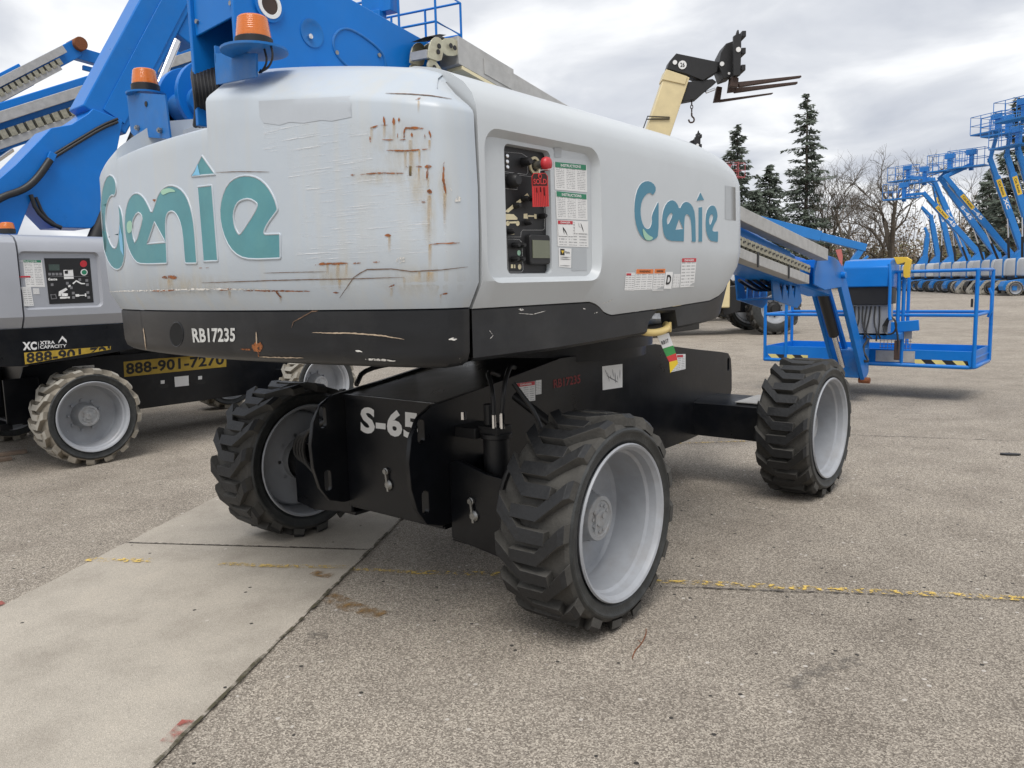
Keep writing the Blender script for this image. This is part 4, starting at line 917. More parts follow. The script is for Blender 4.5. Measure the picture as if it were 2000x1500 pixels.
# chassis labels
sticker(z7([(168, 268), (258, 256), (258, 350), (172, 360)]), bch, LIFT, LAB9, 1, REDV, .2, 'DANGER'); sticker(z7([(260, 254), (288, 250), (288, 318), (260, 322)]), bch, LIFT, LAB9)
word('stencil', 'RB17235', z7([(345, 250), (475, 224), (475, 266), (347, 292)]), bch, REDST, LIFT, .002, .02)
sticker(z7([(580, 186), (677, 174), (677, 286), (582, 300)]), bch, LIFT, WHITE)
for k in range(7): stroke(z7([(592+12*k, 200+7*(k % 3)*2), (604+10*k, 230+(k*29) % 40)]), 1.1, INKG, bch, LIFT, 'pictogram', .003, .3)
stroke(z7([(600, 230), (655, 262)]), 2, INKG, bch, LIFT, 'pictogram', .003, .3)
sticker(z7([(930, 128), (980, 126), (980, 198), (905, 215)]), bch, LIFT, LAB9, 1, REDV, .0, None, z7([(938, 131), (968, 130), (968, 142), (938, 143)]))
word('model_number', 'S-65', [(705, 792.5), (817, 805.5), (817, 858), (705, 845)], bfp, WHITE, front_panel, .003, .04)
pin(756, 920, bfp, LIFT); pin(922, 978, bax, LIFT)

# ---- control panel fittings
def knob(x, y, r, h, mat, name='switch', n=12, ax=Vector((1, -.1, 0))):
    p = hit(bpn, *z5([(x, y)])[0], 0)
    if p is None: return
    m = MB(); m.lathe([(-.002, r), (h*.7, r*.92), (h, r*.6)], p, ax, n); m.build(name, mat, hood)
for x, y in ((192, 265), (192, 318), (195, 370)): knob(x, y, .008, .006, CHROME, 'indicator_light')
knob(345, 325, .016, .04, BLACKP, 'key_switch'); knob(228, 500, .026, .04, BLACKP, 'rotary_switch', 14)
for x, y in ((345, 670), (425, 665), (265, 735), (510, 835), (375, 895), (215, 980), (255, 1110), (310, 1110), (250, 1240), (305, 1240)): knob(x, y, .0105, .03, BLACKP, 'toggle_switch', 8)
e0 = hit(bpn, *z5([(450, 355)])[0], 0)
m = MB(); m.lathe([(0, .031), (.006, .031), (.006, .022), (.0, .022)], e0, (1, 0, 0), 24, cap=False); m.build('stop_ring', CREAMP, hood)
m = MB(); m.cyl(e0, e0+Vector((.05, 0, 0)), .014, 14); m.build('stop_stem', STEEL, hood)
m = MB(); m.lathe([(.045, .010), (.047, .0225), (.056, .0245), (.066, .0215), (.072, .012), (.073, 0)], e0, (1, 0, 0), 24, cap=False); m.build('stop_button', REDB, hood, ang=60)
def outline(L_, w=1.1, close=True, mat=WHITE): stroke(z5(L_+(L_[:1] if close else [])), w*.35, mat, bpn, hood, 'panel_print', .0012, 0)
outline([(155, 225), (330, 240), (385, 275), (390, 420), (375, 440), (160, 412)]); outline([(160, 450), (290, 462), (288, 582), (165, 572)]); outline([(160, 425), (430, 462), (545, 760), (548, 950), (530, 965), (340, 965), (325, 990), (322, 1030), (185, 1030)], close=False); outline([(190, 1050), (310, 1055), (332, 1080), (345, 1340), (330, 1362), (205, 1362)])
for L_ in ([(170, 790), (205, 800), (285, 735), (270, 705)], [(278, 700), (296, 725), (330, 700), (318, 672)], [(338, 655), (355, 685), (402, 645), (385, 615)], [(178, 812), (255, 815), (292, 850), (290, 868), (180, 868)], [(205, 885), (290, 882), (290, 902), (205, 902)], [(350, 812), (385, 808), (392, 858), (350, 855)], [(392, 824), (450, 826), (450, 840), (392, 840)], [(450, 812), (472, 816), (472, 860), (450, 855)], [(222, 960), (262, 960), (262, 1005), (225, 1008)], [(230, 1290), (250, 1290), (250, 1325), (230, 1325)], [(258, 1290), (272, 1292), (272, 1325), (258, 1325)], el(312, 1312, 16, 26), el(200, 902, 18, 24), el(294, 902, 18, 24)):
    poly('panel_print', [z5(L_)], bpn, CREAMP, hood, .001, 3)
poly('panel_print', [z5(el(306, 1180, 17, 26))], bpn, TEALP, hood, .001, 3)
q = [hit(bpn, *p_, 0) for p_ in z5([(372, 1010), (562, 1015), (568, 1290), (382, 1290)])]
m = MB(); ys = [p_.y for p_ in q]; zs = [p_.z for p_ in q]; m.prism(rrect(min(ys), max(ys), min(zs), max(zs), .012), 'x', 1.146, 1.168); lcd = m.build('display', BLACKP, hood, .004)
m = MB(); m.box(1.165, 1.1705, min(ys)+.012, max(ys)-.006, min(zs)+.022, max(zs)-.02); m.build('screen', SCREEN, hood)
# ---- beacons and brackets
Yb = -.93
def Q(x, y, Y=Yb): return onY(x, y, Y)
pl = [Q(247, 180), Q(322, 185), Q(332, 268), Q(328, 271), Q(262, 266), Q(255, 258)]
m = MB(); m.add([p for p in pl]+[p+Vector((0, .008, 0)) for p in pl], [tuple(range(6)), tuple(range(11, 5, -1))]+[(i, i+6, (i+1) % 6+6, (i+1) % 6) for i in range(6)])
c = Q(262, 183); m.lathe([(-.004, .085), (.004, .085)], c+Vector((0, .055, .006)), (0, 0, 1), 24); br = m.build('beacon_bracket', BLUED, LIFT)
m = MB(); m.lathe([(0, .012), (.012, .012), (.012, .007), (.018, .007)], Q(271, 250)-Vector((0, .001, 0)), (0, -1, 0), 10); m.lathe([(0, .012), (.012, .012), (.012, .007), (.018, .007)], Q(315, 255)-Vector((0, .001, 0)), (0, -1, 0), 10); m.build('bolt', STEEL, br)
m = MB(); m.lathe([(0, .012), (.002, .012), (.002, 0)], Q(286, 203)-Vector((0, .0015, 0)), (0, -1, 0), 12); m.build('slot', INK, br)
beacon(LIFT, c+Vector((0, .055, .01)), .055, .10)
Yc = -1.06
c2 = onY(497, 100, Yc)
m = MB(); m.lathe([(-.004, .115), (.004, .115)], c2, (0, 0, 1), 28); pa = [onY(418, 104, Yc-.02), onY(422, 165, Yc-.02), onY(500, 150, Yc-.02), onY(500, 104, Yc-.02)]
m.add([p for p in pa]+[p+Vector((0, .008, 0)) for p in pa], [(0, 1, 2, 3), (7, 6, 5, 4), (0, 4, 5, 1), (1, 5, 6, 2), (2, 6, 7, 3), (3, 7, 4, 0)])
m.beam(onY(420, 106, Yc-.02), onY(420, 106, Yc-.02)+Vector((0, .2, 0)), .008, .06); m.build('beacon_bracket', BLUED, LIFT)
beacon(LIFT, c2+Vector((0, 0, .004)), .058, .105)
m = MB(); m.tube([c2+Vector((.06, 0, -.005)), c2+Vector((.075, 0, -.05)), c2+Vector((.03, 0, -.08)), c2+Vector((0, .02, -.06))], .004, 6, 2); m.tube([c2+Vector((.1, 0, 0)), c2+Vector((.11, 0, -.04)), c2+Vector((.08, .0, -.07)), c2+Vector((.02, 0, -.075))], .004, 6, 2); m.build('beacon_wire', HOSE, LIFT)
# ---- riser, hoses and cable loop left of the boom
m = MB(); q0 = onY(372, 205, -.62)
m.lathe([(-.02, .17), (.02, .17)], q0, (1, 0, 0), 36); m.prism([(q0.y-.15, q0.z-.35), (q0.y+.2, q0.z-.35), (q0.y+.17, q0.z), (q0.y-.17, q0.z)], 'x', q0.x-.02, q0.x+.02)
m.lathe([(-.05, .17), (-.02, .17)], q0+Vector((.22, .0, 0)), (1, 0, 0), 36); m.build('pivot_lug', BLUE, LIFT, .003)
m = MB(); m.lathe([(-.06, .07), (.25, .07)], q0+Vector((-.02, -.06, -.03)), (1, 0, 0), 20); m.lathe([(-.085, .035), (-.05, .035)], q0+Vector((-.02, -.06, -.03)), (1, 0, 0), 16); m.build('pivot_pin', BLUED, LIFT)
m = MB(); random.seed(4)
for k in range(7):
    X0 = 378+k*7; Yk = -1.0+.012*k
    m.tube([onY(X0+16, 118-k*2, Yk+.12), onY(X0-2, 135, Yk), onY(X0+4, 175, Yk-.03), onY(X0+8, 215, Yk), onY(X0+4, 245, Yk+.05)], .012, 8, 2)
m.build('hose_bundle', HOSE, LIFT)
# ---- boom
BX0, BX1 = -.105, .22
SLP = -.185
def bz(y): return 2.635+SLP*(y+.45)
def bp(y, off, x): # point on the boom: off below the top edge
    return Vector((x, y, bz(y)-off))
m = MB(); m.prism([(-1.01, 2.10), (-1.01, 2.78), (-.95, 2.80), (-.6, bz(-.6)+.02), (-.45, bz(-.45)), (.6, bz(.6)), (.6, bz(.6)-.5), (-.3, 2.10)], 'x', BX1-.02, BX1); bside = m.build('boom_side_plate', BLUE, LIFT, .003)
m = MB(); m.prism([(-1.01, 2.10), (-1.01, 2.78), (-.95, 2.80), (-.6, bz(-.6)+.02), (-.45, bz(-.45)), (.6, bz(.6)), (.6, bz(.6)-.5), (-.3, 2.10)], 'x', BX0, BX0+.02); m.build('boom_side_plate', BLUE, LIFT, .003)
m = MB(); m.prism([(BX0+.021, 2.44), (BX0+.021, 2.775), (BX1-.021, 2.775), (BX1-.021, 2.455)], 'y', -.995, -.985); ep = m.build('boom_end_plate', BLUE, LIFT, .003)
m = MB(); m.prism([(-.985, 2.77), (-.6, bz(-.6)-.01), (.6, bz(.6)-.03), (.6, bz(.6)-.05), (-.6, bz(-.6)-.03), (-.985, 2.75)], 'x', BX0+.02, BX1-.02); m.build('boom_top_plate', BLUE, LIFT)
m = MB()
for x, y in ((BX0+.045, 2.70), (BX1-.035, 2.73), (BX0+.045, 2.49), (BX1-.035, 2.50)): m.lathe([(0, .009), (.008, .009), (.008, 0)], (x, -.996, y), (0, -1, 0), 8)
m.build('bolt', STEEL, ep)
m = MB(); m.beam((.0575, .4, bz(.4)-.24), (.0575, 4.6, bz(4.6)-.20), .30, .38, w2=.30, h2=.28); m.build('boom', BLUE, LIFT, .02)
m = MB(); m.beam((.0575, 4.5, bz(4.5)-.20), (.0575, 5.7, bz(5.7)-.16), .24, .22); m.build('boom_extension', BLUE, LIFT, .015)
def disc(px, py, prof, mat, name, par, n=28):
    c = onX(px, py, BX1); m = MB(); m.lathe(prof, c, (1, 0, 0), n, cap=False); m.build(name, mat, par, ang=40)
disc(523, 11, [(0, .062), (.012, .062), (.012, .05)], BLUE, 'pivot_boss', bside); disc(523, 11, [(.0, .05), (.016, .05), (.016, .036), (.004, .034)], WHITE, 'bushing', bside); disc(523, 11, [(.003, .037), (.012, .036), (.012, 0)], RUSTB, 'pin_end', bside)
disc(609, 65, [(0, .055), (.004, .055), (.004, .045), (.0015, .040), (.0015, 0)], BLUED, 'access_hole', bside); disc(604, 72, [(0, .012), (.012, .010), (.014, 0)], CHROME, 'bolt', bside, 10); disc(622, 158, [(0, .055), (.01, .055), (.01, 0)], BLUE, 'pivot_boss', bside)
bbs = bvh_of([bside])
sl_ = sm([(648, 78), (664, 55), (690, 58), (735, 90), (752, 112), (752, 150), (740, 160), (690, 140), (655, 108)])
m = MB(); m.tube([hit(bbs, *p_, 0) for p_ in sl_+sl_[:1]], .006, 8); m.build('cover_seam', BLUED, bside)
disc(657, 103, [(0, .009), (.006, .009), (.006, 0)], STEEL, 'bolt', bside, 10); disc(740, 108, [(0, .009), (.006, .009), (.006, 0)], STEEL, 'bolt', bside, 10)
# cable tray and chain on the right of the boom
TX0, TX1 = .245, .36
def tz(y):
    pts = [(-1, 2.765), (.05, 2.557), (.975, 2.374), (3.13, 1.98), (5.1, 1.69), (6, 1.56)]
    for (a, b), (c_, d_) in zip(pts, pts[1:]):
        if a <= y <= c_: return b+(d_-b)*(y-a)/(c_-a)
def traypiece(y0, y1, x0, x1, top, bot):
    ys_ = [y0+(y1-y0)*i/8 for i in range(9)]
    return [(y, tz(y)-top) for y in ys_]+[(y, tz(y)-bot) for y in ys_[::-1]]
m = MB(); m.prism(traypiece(.06, 5.05, 0, 0, .008, .115), 'x', TX0, TX1-.004); tray = m.build('cable_tray', SILV, LIFT, .004)
m = MB(); m.prism(traypiece(.03, .42, 0, 0, -.004, .118), 'x', TX0-.004, TX1+.004); m.prism(traypiece(.20, .40, 0, 0, .03, .10), 'x', TX1+.005, TX1+.008); m.build('tray_sleeve', SILV, tray, .004)
m = MB(); m.prism(traypiece(.05, .30, 0, 0, .12, .135), 'x', TX0+.02, TX1+.004); m.build('tray_guide', CREAMP, tray)
m = MB(); m.prism(traypiece(2.4, 4.55, 0, 0, .32, .40), 'x', TX0, TX1); lt = m.build('lower_tray', SILV, LIFT, .004)
m = MB(); m.prism(traypiece(.5, 4.4, 0, 0, .13, .31), 'x', .205, .24); m.build('tray_backing', BLUE, LIFT)
for y in (2.9, 3.4, 4.05):
    m = MB(); m.beam((TX1+.004, y, tz(y)-.30), (TX1+.004, y, tz(y)-.42), .006, .03, (0, 1, 0)); m.build('tray_clip', BLACKP, lt)
def link(y, z, s=.075):
    m = MB(); m.T = Matrix.Translation((0, y, z)) @ Matrix.Rotation(math.atan(SLP), 4, 'X')
    for x in (TX0+.01, TX1-.012):
        m.k = 0; m.prism([(-s*.55, -.030), (-s*.62, 0), (-s*.45, .032), (s*.4, .036), (s*.55, .01), (s*.45, -.032)], 'x', x, x+.006); m.k = 1; m.lathe([(0, .011), (.004, .011), (.004, 0)], (x+.006, -s*.1, 0), (1, 0, 0), 8); m.lathe([(0, .007), (.004, .007), (.004, 0)], (x+.006, s*.3, .01), (1, 0, 0), 8)
    m.k = 0; m.box(TX0+.01, TX1-.01, -.012, .012, .026, .038); m.build('chain_link', [CHAIN, BLACKP], LIFT, 0)
y = 2.5
while y < 4.62: link(y, tz(y)-.265); y += .082
# chain bend at the tail of the tray
def chainplate(px, loop, X, mat=PLATE):
    P = [onX(*p_, X) for p_ in loop]; m = MB(); n = len(P)
    m.add(P+[p_-Vector((.008, 0, 0)) for p_ in P], [tuple(range(n)), tuple(range(2*n-1, n-1, -1))]+[(i, i+n, (i+1) % n+n, (i+1) % n) for i in range(n)]); return m.build('chain_link', mat, LIFT, .001)
z8 = lambda L_: [(780+x/5.882, 40+y/5.882) for x, y in L_]
for L_, dx in ((sm([(330, 420), (350, 260), (400, 190), (460, 190), (510, 250), (505, 380), (480, 480), (340, 430)], 1), 0), (sm([(500, 205), (620, 195), (700, 260), (690, 380), (640, 410), (520, 400), (480, 300)], 1), -.008), (sm([(320, 520), (340, 440), (400, 440), (460, 520), (520, 620), (515, 660), (400, 660), (340, 590)], 1), -.008)):
    p_ = chainplate(0, z8(L_), TX1+.005+dx); p2 = chainplate(0, z8(L_), TX1+.005+dx); p2.location = (-.115, 0, 0)
for cx_, cy_ in ((455, 295), (635, 315), (400, 540), (590, 290), (445, 360), (425, 590)):
    c = onX(*z8([(cx_, cy_)])[0], TX1+.006); m = MB(); m.lathe([(0, .011), (.003, .011), (.003, 0)], c, (1, 0, 0), 10); m.build('chain_pin', BLACKP, LIFT)
m = MB()
for k in range(5):
    X = TX1-.02-.02*k; m.tube([onX(*z8([(560, 250)])[0], X), onX(*z8([(470, 200)])[0], X), onX(*z8([(400, 215)])[0], X), onX(*z8([(375, 330)])[0], X), onX(*z8([(370, 450)])[0], X), onX(*z8([(390, 620)])[0], X), onX(*z8([(440, 700)])[0], X)], .011, 8, 2)
m.build('cable', HOSE, LIFT)
m = MB(); a_ = onX(*z8([(145, 420)])[0], TX1-.09); b_ = onX(*z8([(330, 385)])[0], TX1); m.beam(a_, b_, .02, .035); m.build('chain_bar', SILV, LIFT)
m = MB(); pl = [onX(*p_, TX1-.02) for p_ in z8([(290, 190), (460, 155), (540, 165), (470, 185)])]; n = 4; m.add(pl+[p_-Vector((.09, 0, .004)) for p_ in pl], [(0, 1, 2, 3), (7, 6, 5, 4), (0, 4, 5, 1), (1, 5, 6, 2), (2, 6, 7, 3), (3, 7, 4, 0)]); m.build('chain_cover', BLACKP, LIFT)

# ---- boom head, jib, platform
HY = 5.35; HX = .10
hp = [(5.0, 1.47), (5.1, 1.66), (5.55, 1.62), (5.80, 1.56), (5.92, 1.44), (5.80, 1.32), (5.3, 1.30), (5.0, 1.36)]
for x in (HX+.13, HX-.17): m = MB(); m.prism(hp, 'x', x, x+.02); m.build('boom_head_plate', BLUE, LIFT, .004)
m = MB(); m.box(HX-.15, HX+.13, 5.3, 5.65, 1.40, 1.60); m.cyl((HX-.19, 5.80, 1.44), (HX+.19, 5.80, 1.44), .035, 14); m.build('boom_head', BLUE, LIFT, .004)
gp = [(4.25, 1.47), (4.9, 1.40), (5.0, 1.2), (4.88, 1.14), (4.3, 1.24)]
for x in (HX+.02, HX-.32):
    m = MB(); m.prism(gp, 'x', x, x+.015); hg = m.build('hose_guard', BLUED, LIFT)
    c = MB()
    for k in range(3): y0 = 4.42+.15*k; c.prism([(y0, 1.385-.012*k), (y0+.11, 1.375-.012*k), (y0+.085, 1.23)], 'x', x-.05, x+.06)
    boolean(hg, c.mesh('c', BLUED))
m = MB(); m.box(HX-.31, HX+.03, 4.3, 4.9, 1.235, 1.25); m.build('guard_floor', BLUED, LIFT)
for k in range(4): m = MB(); m.tube([(HX-.25+.07*k, 4.2, 1.42), (HX-.24+.07*k, 4.6, 1.30), (HX-.2+.06*k, 5.0, 1.36), (HX-.1+.05*k, 5.5, 1.34)], .016, 6, 2); m.build('boom_hose', HOSE, LIFT, ang=50)
ju = (0, .76, .65)
for x in (.225, -.06): m = MB(); m.beam((x, 5.76, 1.50), (x, 6.76, .28), .045, .17, ju); m.build('jib_arm', BLUE, LIFT, .006)
for x in (.16, .0): m = MB(); m.beam((x, 5.95, 1.50), (x, 6.92, .42), .04, .07, ju); m.build('jib_link', BLUE, LIFT, .005)
m = MB(); m.k = 0; m.cyl((.06, 5.70, 1.36), (.06, 6.18, .80), .055, 16); m.k = 1; m.cyl((.06, 6.15, .83), (.06, 6.5, .42), .03, 12); m.build('jib_cylinder', [BLACKP, CHROME], LIFT)
m = MB(); m.box(-.03, .20, 6.62, 6.98, .28, .60); m.cyl((HX+.0, 6.98, .30), (HX+.0, 6.98, .75), .10, 20); m.box(HX-.1, HX+.45, 6.9, 7.05, .70, .78); m.build('platform_rotator', BLUED, LIFT, .01)
m = MB(); m.cyl((.18, 6.7, .25), (.30, 6.7, .25), .035, 10); m.build('rotator_pin', RUST, LIFT, .004)
PX0, PX1, PY0, PY1, PF = -1.10, 1.25, 7.12, 8.03, .50
m = MB(); m.box(PX0, PX1, PY0, PY1, PF-.02, PF); m.box(PX0+.02, PX1-.02, PY0-.002, PY0+.01, PF-.10, PF+.075); m.box(PX0+.02, PX1-.02, PY1-.01, PY1, PF-.10, PF+.075); m.box(PX1-.02, PX1-.008, PY0, PY1, PF-.10, PF+.075); m.box(PX0+.008, PX0+.02, PY0, PY1, PF-.10, PF+.075); floor = m.build('platform_floor', BLUE, LIFT, .003)
r = .019
def rail(pts, name='guard_rail', rr=r): m = MB(); m.tube(pts, rr, 8); return m.build(name, BLUE, LIFT, ang=50)
TOP, MID, LOW = 1.46, .97, .40
for x in (PX0, -.83, .52, PX1):
    if x in (PX0, PX1) or True: rail([(x, PY0, LOW), (x, PY0, TOP if x > 0 else TOP)], 'post', .021)
for x in (PX0, -.3, .35, PX1): rail([(x, PY1, LOW), (x, PY1, TOP)], 'post', .021)
rail([(PX0, PY0, TOP), (PX1-.03, PY0, TOP), (PX1, PY0+.05, TOP), (PX1, PY1, TOP), (PX0, PY1, TOP), (PX0, PY0, TOP)])
rail([(PX0, PY0, MID), (PX1, PY0, MID)]); rail([(PX0, PY1, MID), (PX1, PY1, MID)]); rail([(PX0, PY0, MID), (PX0, PY1, MID)]); rail([(PX1, PY0, MID), (PX1, PY1, MID)])
rail([(PX0, PY0, LOW), (PX1-.06, PY0, LOW), (PX1, PY0+.08, LOW), (PX1, PY1-.06, LOW), (PX1-.06, PY1, LOW), (PX0, PY1, LOW), (PX0, PY0, LOW)], 'bumper_rail', .024)
rail([(PX1+.0, PY1-.22, 1.25), (PX1+.03, PY1-.22, 1.18), (PX1+.03, PY1-.22, .98), (PX1, PY1-.22, .92)], 'gate_handle', .015)
m = MB(); m.box(PX1-.05, PX1-.03, PY0-.03, PY0-.005, 1.06, 1.15); m.build('gate_latch', BLACKP, LIFT)
# hazard stripes, each its own strip
def stripes(x0, x1, z0, z1, y):
    x = x0; k = 0; w = .105; sk_ = .06
    while x < x1-.02:
        a, b = x, min(x+w, x1); m = MB(); P = [(a+sk_, y, z0), (min(b+sk_, x1), y, z0), (b, y, z1), (a, y, z1)]; m.add(P+[(q_[0], q_[1]+.002, q_[2]) for q_ in P], [(0, 1, 2, 3), (7, 6, 5, 4), (0, 4, 5, 1), (1, 5, 6, 2), (2, 6, 7, 3), (3, 7, 4, 0)])
        m.build('hazard_stripe', (M_YB if k % 2 == 0 else INK), floor); x += w; k += 1
M_YB = M('pale_yellow_tape', (.70, .60, .22), .5, var=.1)
stripes(.62, PX1-.06, PF-.09, PF-.03, PY0-.006); stripes(PX0+.04, -.55, PF-.09, PF-.03, PY0-.006)
# platform control box, base box and mesh
m = MB(); m.prism([(6.82, 1.52), (6.9, 1.60), (7.2, 1.62), (7.26, 1.55), (7.26, 1.28), (6.82, 1.30)], 'x', -.07, .43); cb = m.build('control_box', BLUE, LIFT, .012)
m = MB(); m.prism([(6.85, 1.30), (7.2, 1.28), (7.2, 1.10), (6.85, 1.10)], 'x', -.05, .42); m.build('control_box_base', BLACKP, LIFT, .004)
m = MB(); m.box(.0, .42, 6.90, 7.1, .74, 1.10); m.build('grey_box', RIM, LIFT, .01)
m = MB()
for k in range(8):
    x = .01+.045*k; m.tube([(x, 6.89, 1.08), (x+.02*math.sin(k), 6.87, .9), (x+.05*math.cos(k*2), 6.84, .78), (x+.03, 6.86, .7+.02*math.sin(k*3))], .009, 6, 2)
for k in range(3): m.tube([(.38+.02*k, 6.86, .86), (.45, 6.84, .98), (.53, 6.84, .9), (.51, 6.84, .78), (.41, 6.84, .76), (.38+.02*k, 6.86, .86)], .011, 6, 2)
m.tube([(.51, 6.84, .9), (.55, 6.84, .7), (.54, 6.85, .55)], .011, 6, 1); m.tube([(.25, 6.8, .72), (.2, 6.7, .6), (.3, 6.7, .45), (.2, 6.6, .5)], .014, 6, 2); m.build('cable_loops', HOSE, LIFT)
m = MB(); m.box(.505, .56, 6.84, 6.88, .48, .70); m.build('foot_switch_box', RUSTB, LIFT, .006)
m = MB(); m.tube([(.43, 6.84, 1.55), (.45, 6.82, 1.4), (.45, 6.82, 1.0), (.47, 6.80, .93)], .018, 8, 1); m.build('box_frame', BLUE, LIFT, ang=50)
m = MB(); m.tube([(-.08, 6.9, 1.5), (-.08, 6.9, 1.1)], .018, 8); m.build('box_frame', BLUE, LIFT, ang=50)
m = MB(); m.tube([(.47, 7.1, 1.45), (.47, 7.1, .72)], .022, 8); m.build('box_frame', BLUE, LIFT, ang=50)
m = MB(); m.tube([(.46, 7.13, .95), (.50, 7.13, .45)], .022, 8); m.build('box_frame', BLUE, LIFT, ang=50)
m = MB(); m.beam((.1, 7.0, .80), (.7, 7.08, .86), .05, .12); m.build('box_arm', BLUE, LIFT, .005)
m = MB()
for i in range(9): m.tube([(.28+.04*i, PY0+.02, .55), (.28+.04*i, PY0+.02, .80)], .003, 4)
for i in range(7): m.tube([(.27, PY0+.02, .55+.04*i), (.62, PY0+.02, .55+.04*i)], .003, 4)
m.build('mesh_guard', STEEL, LIFT)
m = MB(); m.box(.24, .66, PY0-.008, PY0-.003, .43, .56); m.box(.5, .62, PY0-.006, PY0-.001, .70, .82); m.build('toe_plate', SILV, LIFT)
# yellow arm beside the control box
m = MB(); zz = [onY(*p_, 7.05) for p_ in ((1745, 502), (1770, 502), (1780, 508), (1777, 522), (1776, 542), (1768, 543), (1764, 540), (1764, 522), (1768, 512), (1752, 517))]; n = len(zz)
m.add(zz+[p_+Vector((0, .05, 0)) for p_ in zz], [tuple(range(n)), tuple(range(2*n-1, n-1, -1))]+[(i, i+n, (i+1) % n+n, (i+1) % n) for i in range(n)]); m.build('yellow_bracket', YELV, LIFT, .003)
# yellow lanyard ring by the skirt notch
m = MB(); m.tube([(1.1, .36, 1.222), (1.13, .40, 1.208), (1.14, .50, 1.21), (1.13, .57, 1.225), (1.10, .60, 1.235)], .017, 10, 2); m.lathe([(0, .024), (.01, .024), (.01, .012)], (1.13, .575, 1.225), (1, .4, 0), 14); m.build('tie_down_ring', YELRING, LIFT, ang=60)
# ---- hanging tags: things of their own
ST = thing('sold_tag', e0+Vector((.075, 0, -.03)), 0, 'red SOLD card tag hanging from the red stop button', 'tag')
so_ = ST.location.copy()
XT = 1.20
def TP(L_, X=XT): return [onX(*p_, X)-so_ for p_ in z5(L_)]
def plate(name, P, mat, par, th=.0015, hole=None):
    n = len(P); m = MB(); m.add(P+[p_-Vector((th, 0, 0)) for p_ in P], [tuple(range(n)), tuple(range(2*n-1, n-1, -1))]+[(i, i+n, (i+1) % n+n, (i+1) % n) for i in range(n)]); return m.build(name, mat, par)
card = plate('card', TP([(450, 425), (558, 425), (582, 455), (592, 742), (440, 746), (430, 455)]), REDTAG, ST)
plate('dark_band', TP([(452, 432), (556, 432), (574, 458), (577, 545), (440, 545), (437, 458)], XT+.0015), M('tag_dark_print', (.035, .012, .01), .7), ST, .0005)
P4 = TP([(443, 480), (568, 480), (570, 532), (445, 532)], XT+.003); word3('lettering', 'SOLD', P4[3], P4[2]-P4[3], P4[0]-P4[3], REDTAG, ST, .02)
m = MB(); m.lathe([(0, .0095), (.002, .0095), (.002, .006)], TP([(503, 457)], XT+.002)[0], (1, 0, 0), 16, cap=False); m.build('eyelet', REDTAG, ST)
for k in range(8):
    a_, b_ = TP([(455+k*17, 560), (460+k*17, 738)], XT+.0018); m = MB(); m.beam(a_, b_, .0006, .0012, (1, 0, 0)); m.build('print_line', M_TD if k else (M_TD := M('tag_line', (.2, .02, .02), .6)), ST)
for k, (x, y0, y1) in enumerate(((475, 565, 610), (510, 560, 605), (545, 560, 640))):
    a_, b_ = TP([(x, y0), (x+4, y1)], XT+.002); m = MB(); m.beam(a_, b_, .0006, .004, (1, 0, 0)); m.build('handwriting', INK, ST)
m = MB(); m.tube([(0, 0, .01), TP([(505, 400)], 1.19)[0], TP([(503, 452)], XT+.001)[0]], .0012, 5); m.build('string', WHITE, ST)
CT = thing('inspection_tag', (1.11, .58, 1.2), 0, 'white card tag with green, red and yellow bands hanging from the yellow ring', 'tag'); co_ = CT.location.copy()
def CP(L_): return [onX(*p_, 1.115)-co_ for p_ in z7(L_)]
edge_l = [(845, 40), (872, 100), (890, 140), (903, 165), (908, 218)]; edge_r = [(900, 25), (922, 85), (935, 122), (942, 155), (945, 172)]
for i, (nm, mt) in enumerate((('white_card', WHITE), ('green_band', M('tag_green', (.03, .28, .06), .5)), ('red_band', REDTAG), ('yellow_band', M('tag_yellow', (.78, .55, .02), .5)))):
    plate(nm, CP([edge_l[i], edge_r[i], edge_r[i+1], edge_l[i+1]]), mt, CT, .001)
P4 = [p_+Vector((.0008, 0, 0)) for p_ in CP([(862, 66), (895, 54), (902, 70), (868, 84)])]; word3('lettering', 'RB17', P4[3], P4[2]-P4[3], P4[0]-P4[3], INK, CT, .03)
m = MB(); m.tube([(0, 0, .02), CP([(870, 32)])[0]], .0012, 5); m.build('string', WHITE, CT)
# red strap on the boom head
FS = thing('warning_strap', (.30, 5.35, 1.42), 0, 'faded red strap hanging from the end of the lowered boom', 'strap')
m = MB(); P = [onX(*p_, .31)-FS.location for p_ in ((1632, 488), (1643, 486), (1646, 500), (1645, 520), (1640, 512), (1636, 500))]; n = len(P); m.add(P+[p_+Vector((-.006, .01, 0)) for p_ in P], [tuple(range(n)), tuple(range(2*n-1, n-1, -1))]+[(i, i+n, (i+1) % n+n, (i+1) % n) for i in range(n)]); m.build('strap', PINK, FS)

# ================================================================== NEIGHBOURING LIFT
NO = Vector((-5.2, .10, 0))
NB = thing('boom_lift', NO, 0, 'newer grey and black XC boom lift with pale tyres and steeply raised blue boom', 'boom lift')
nR, nW, nT, nB_ = .415, .15, .965, 2.42
m = MB()
for sx in (1, -1): m.prism([(-.3, .32), (-.36, .55), (-.25, .83), (.2, .87), (nB_-.2, .87), (nB_+.3, .83), (nB_+.36, .55), (nB_+.3, .32)], 'x', sx*.34, sx*.37)
m.box(-.34, .34, -.2, nB_+.2, .33, .84); nch = m.build('chassis', BLACK, NB, .004)
for y in (0, nB_): m = MB(); m.box(-.8, .8, y-.14, y+.14, .26, .56); m.build('axle', BLACK, NB, .006)
m = MB(); m.box(.40, .42, -.44, -.16, .34, .74); m.box(-.42, .42, -.50, -.40, .30, .36); m.box(-.3, .3, -.46, -.42, .5, .8); m.build('bumper', BLACK, NB, .004); m = MB(); m.lathe([(.0, .45), (.24, .45)], (0, nB_/2, .80), (0, 0, 1), 24); m.build('slew_bearing', BLACK, NB)
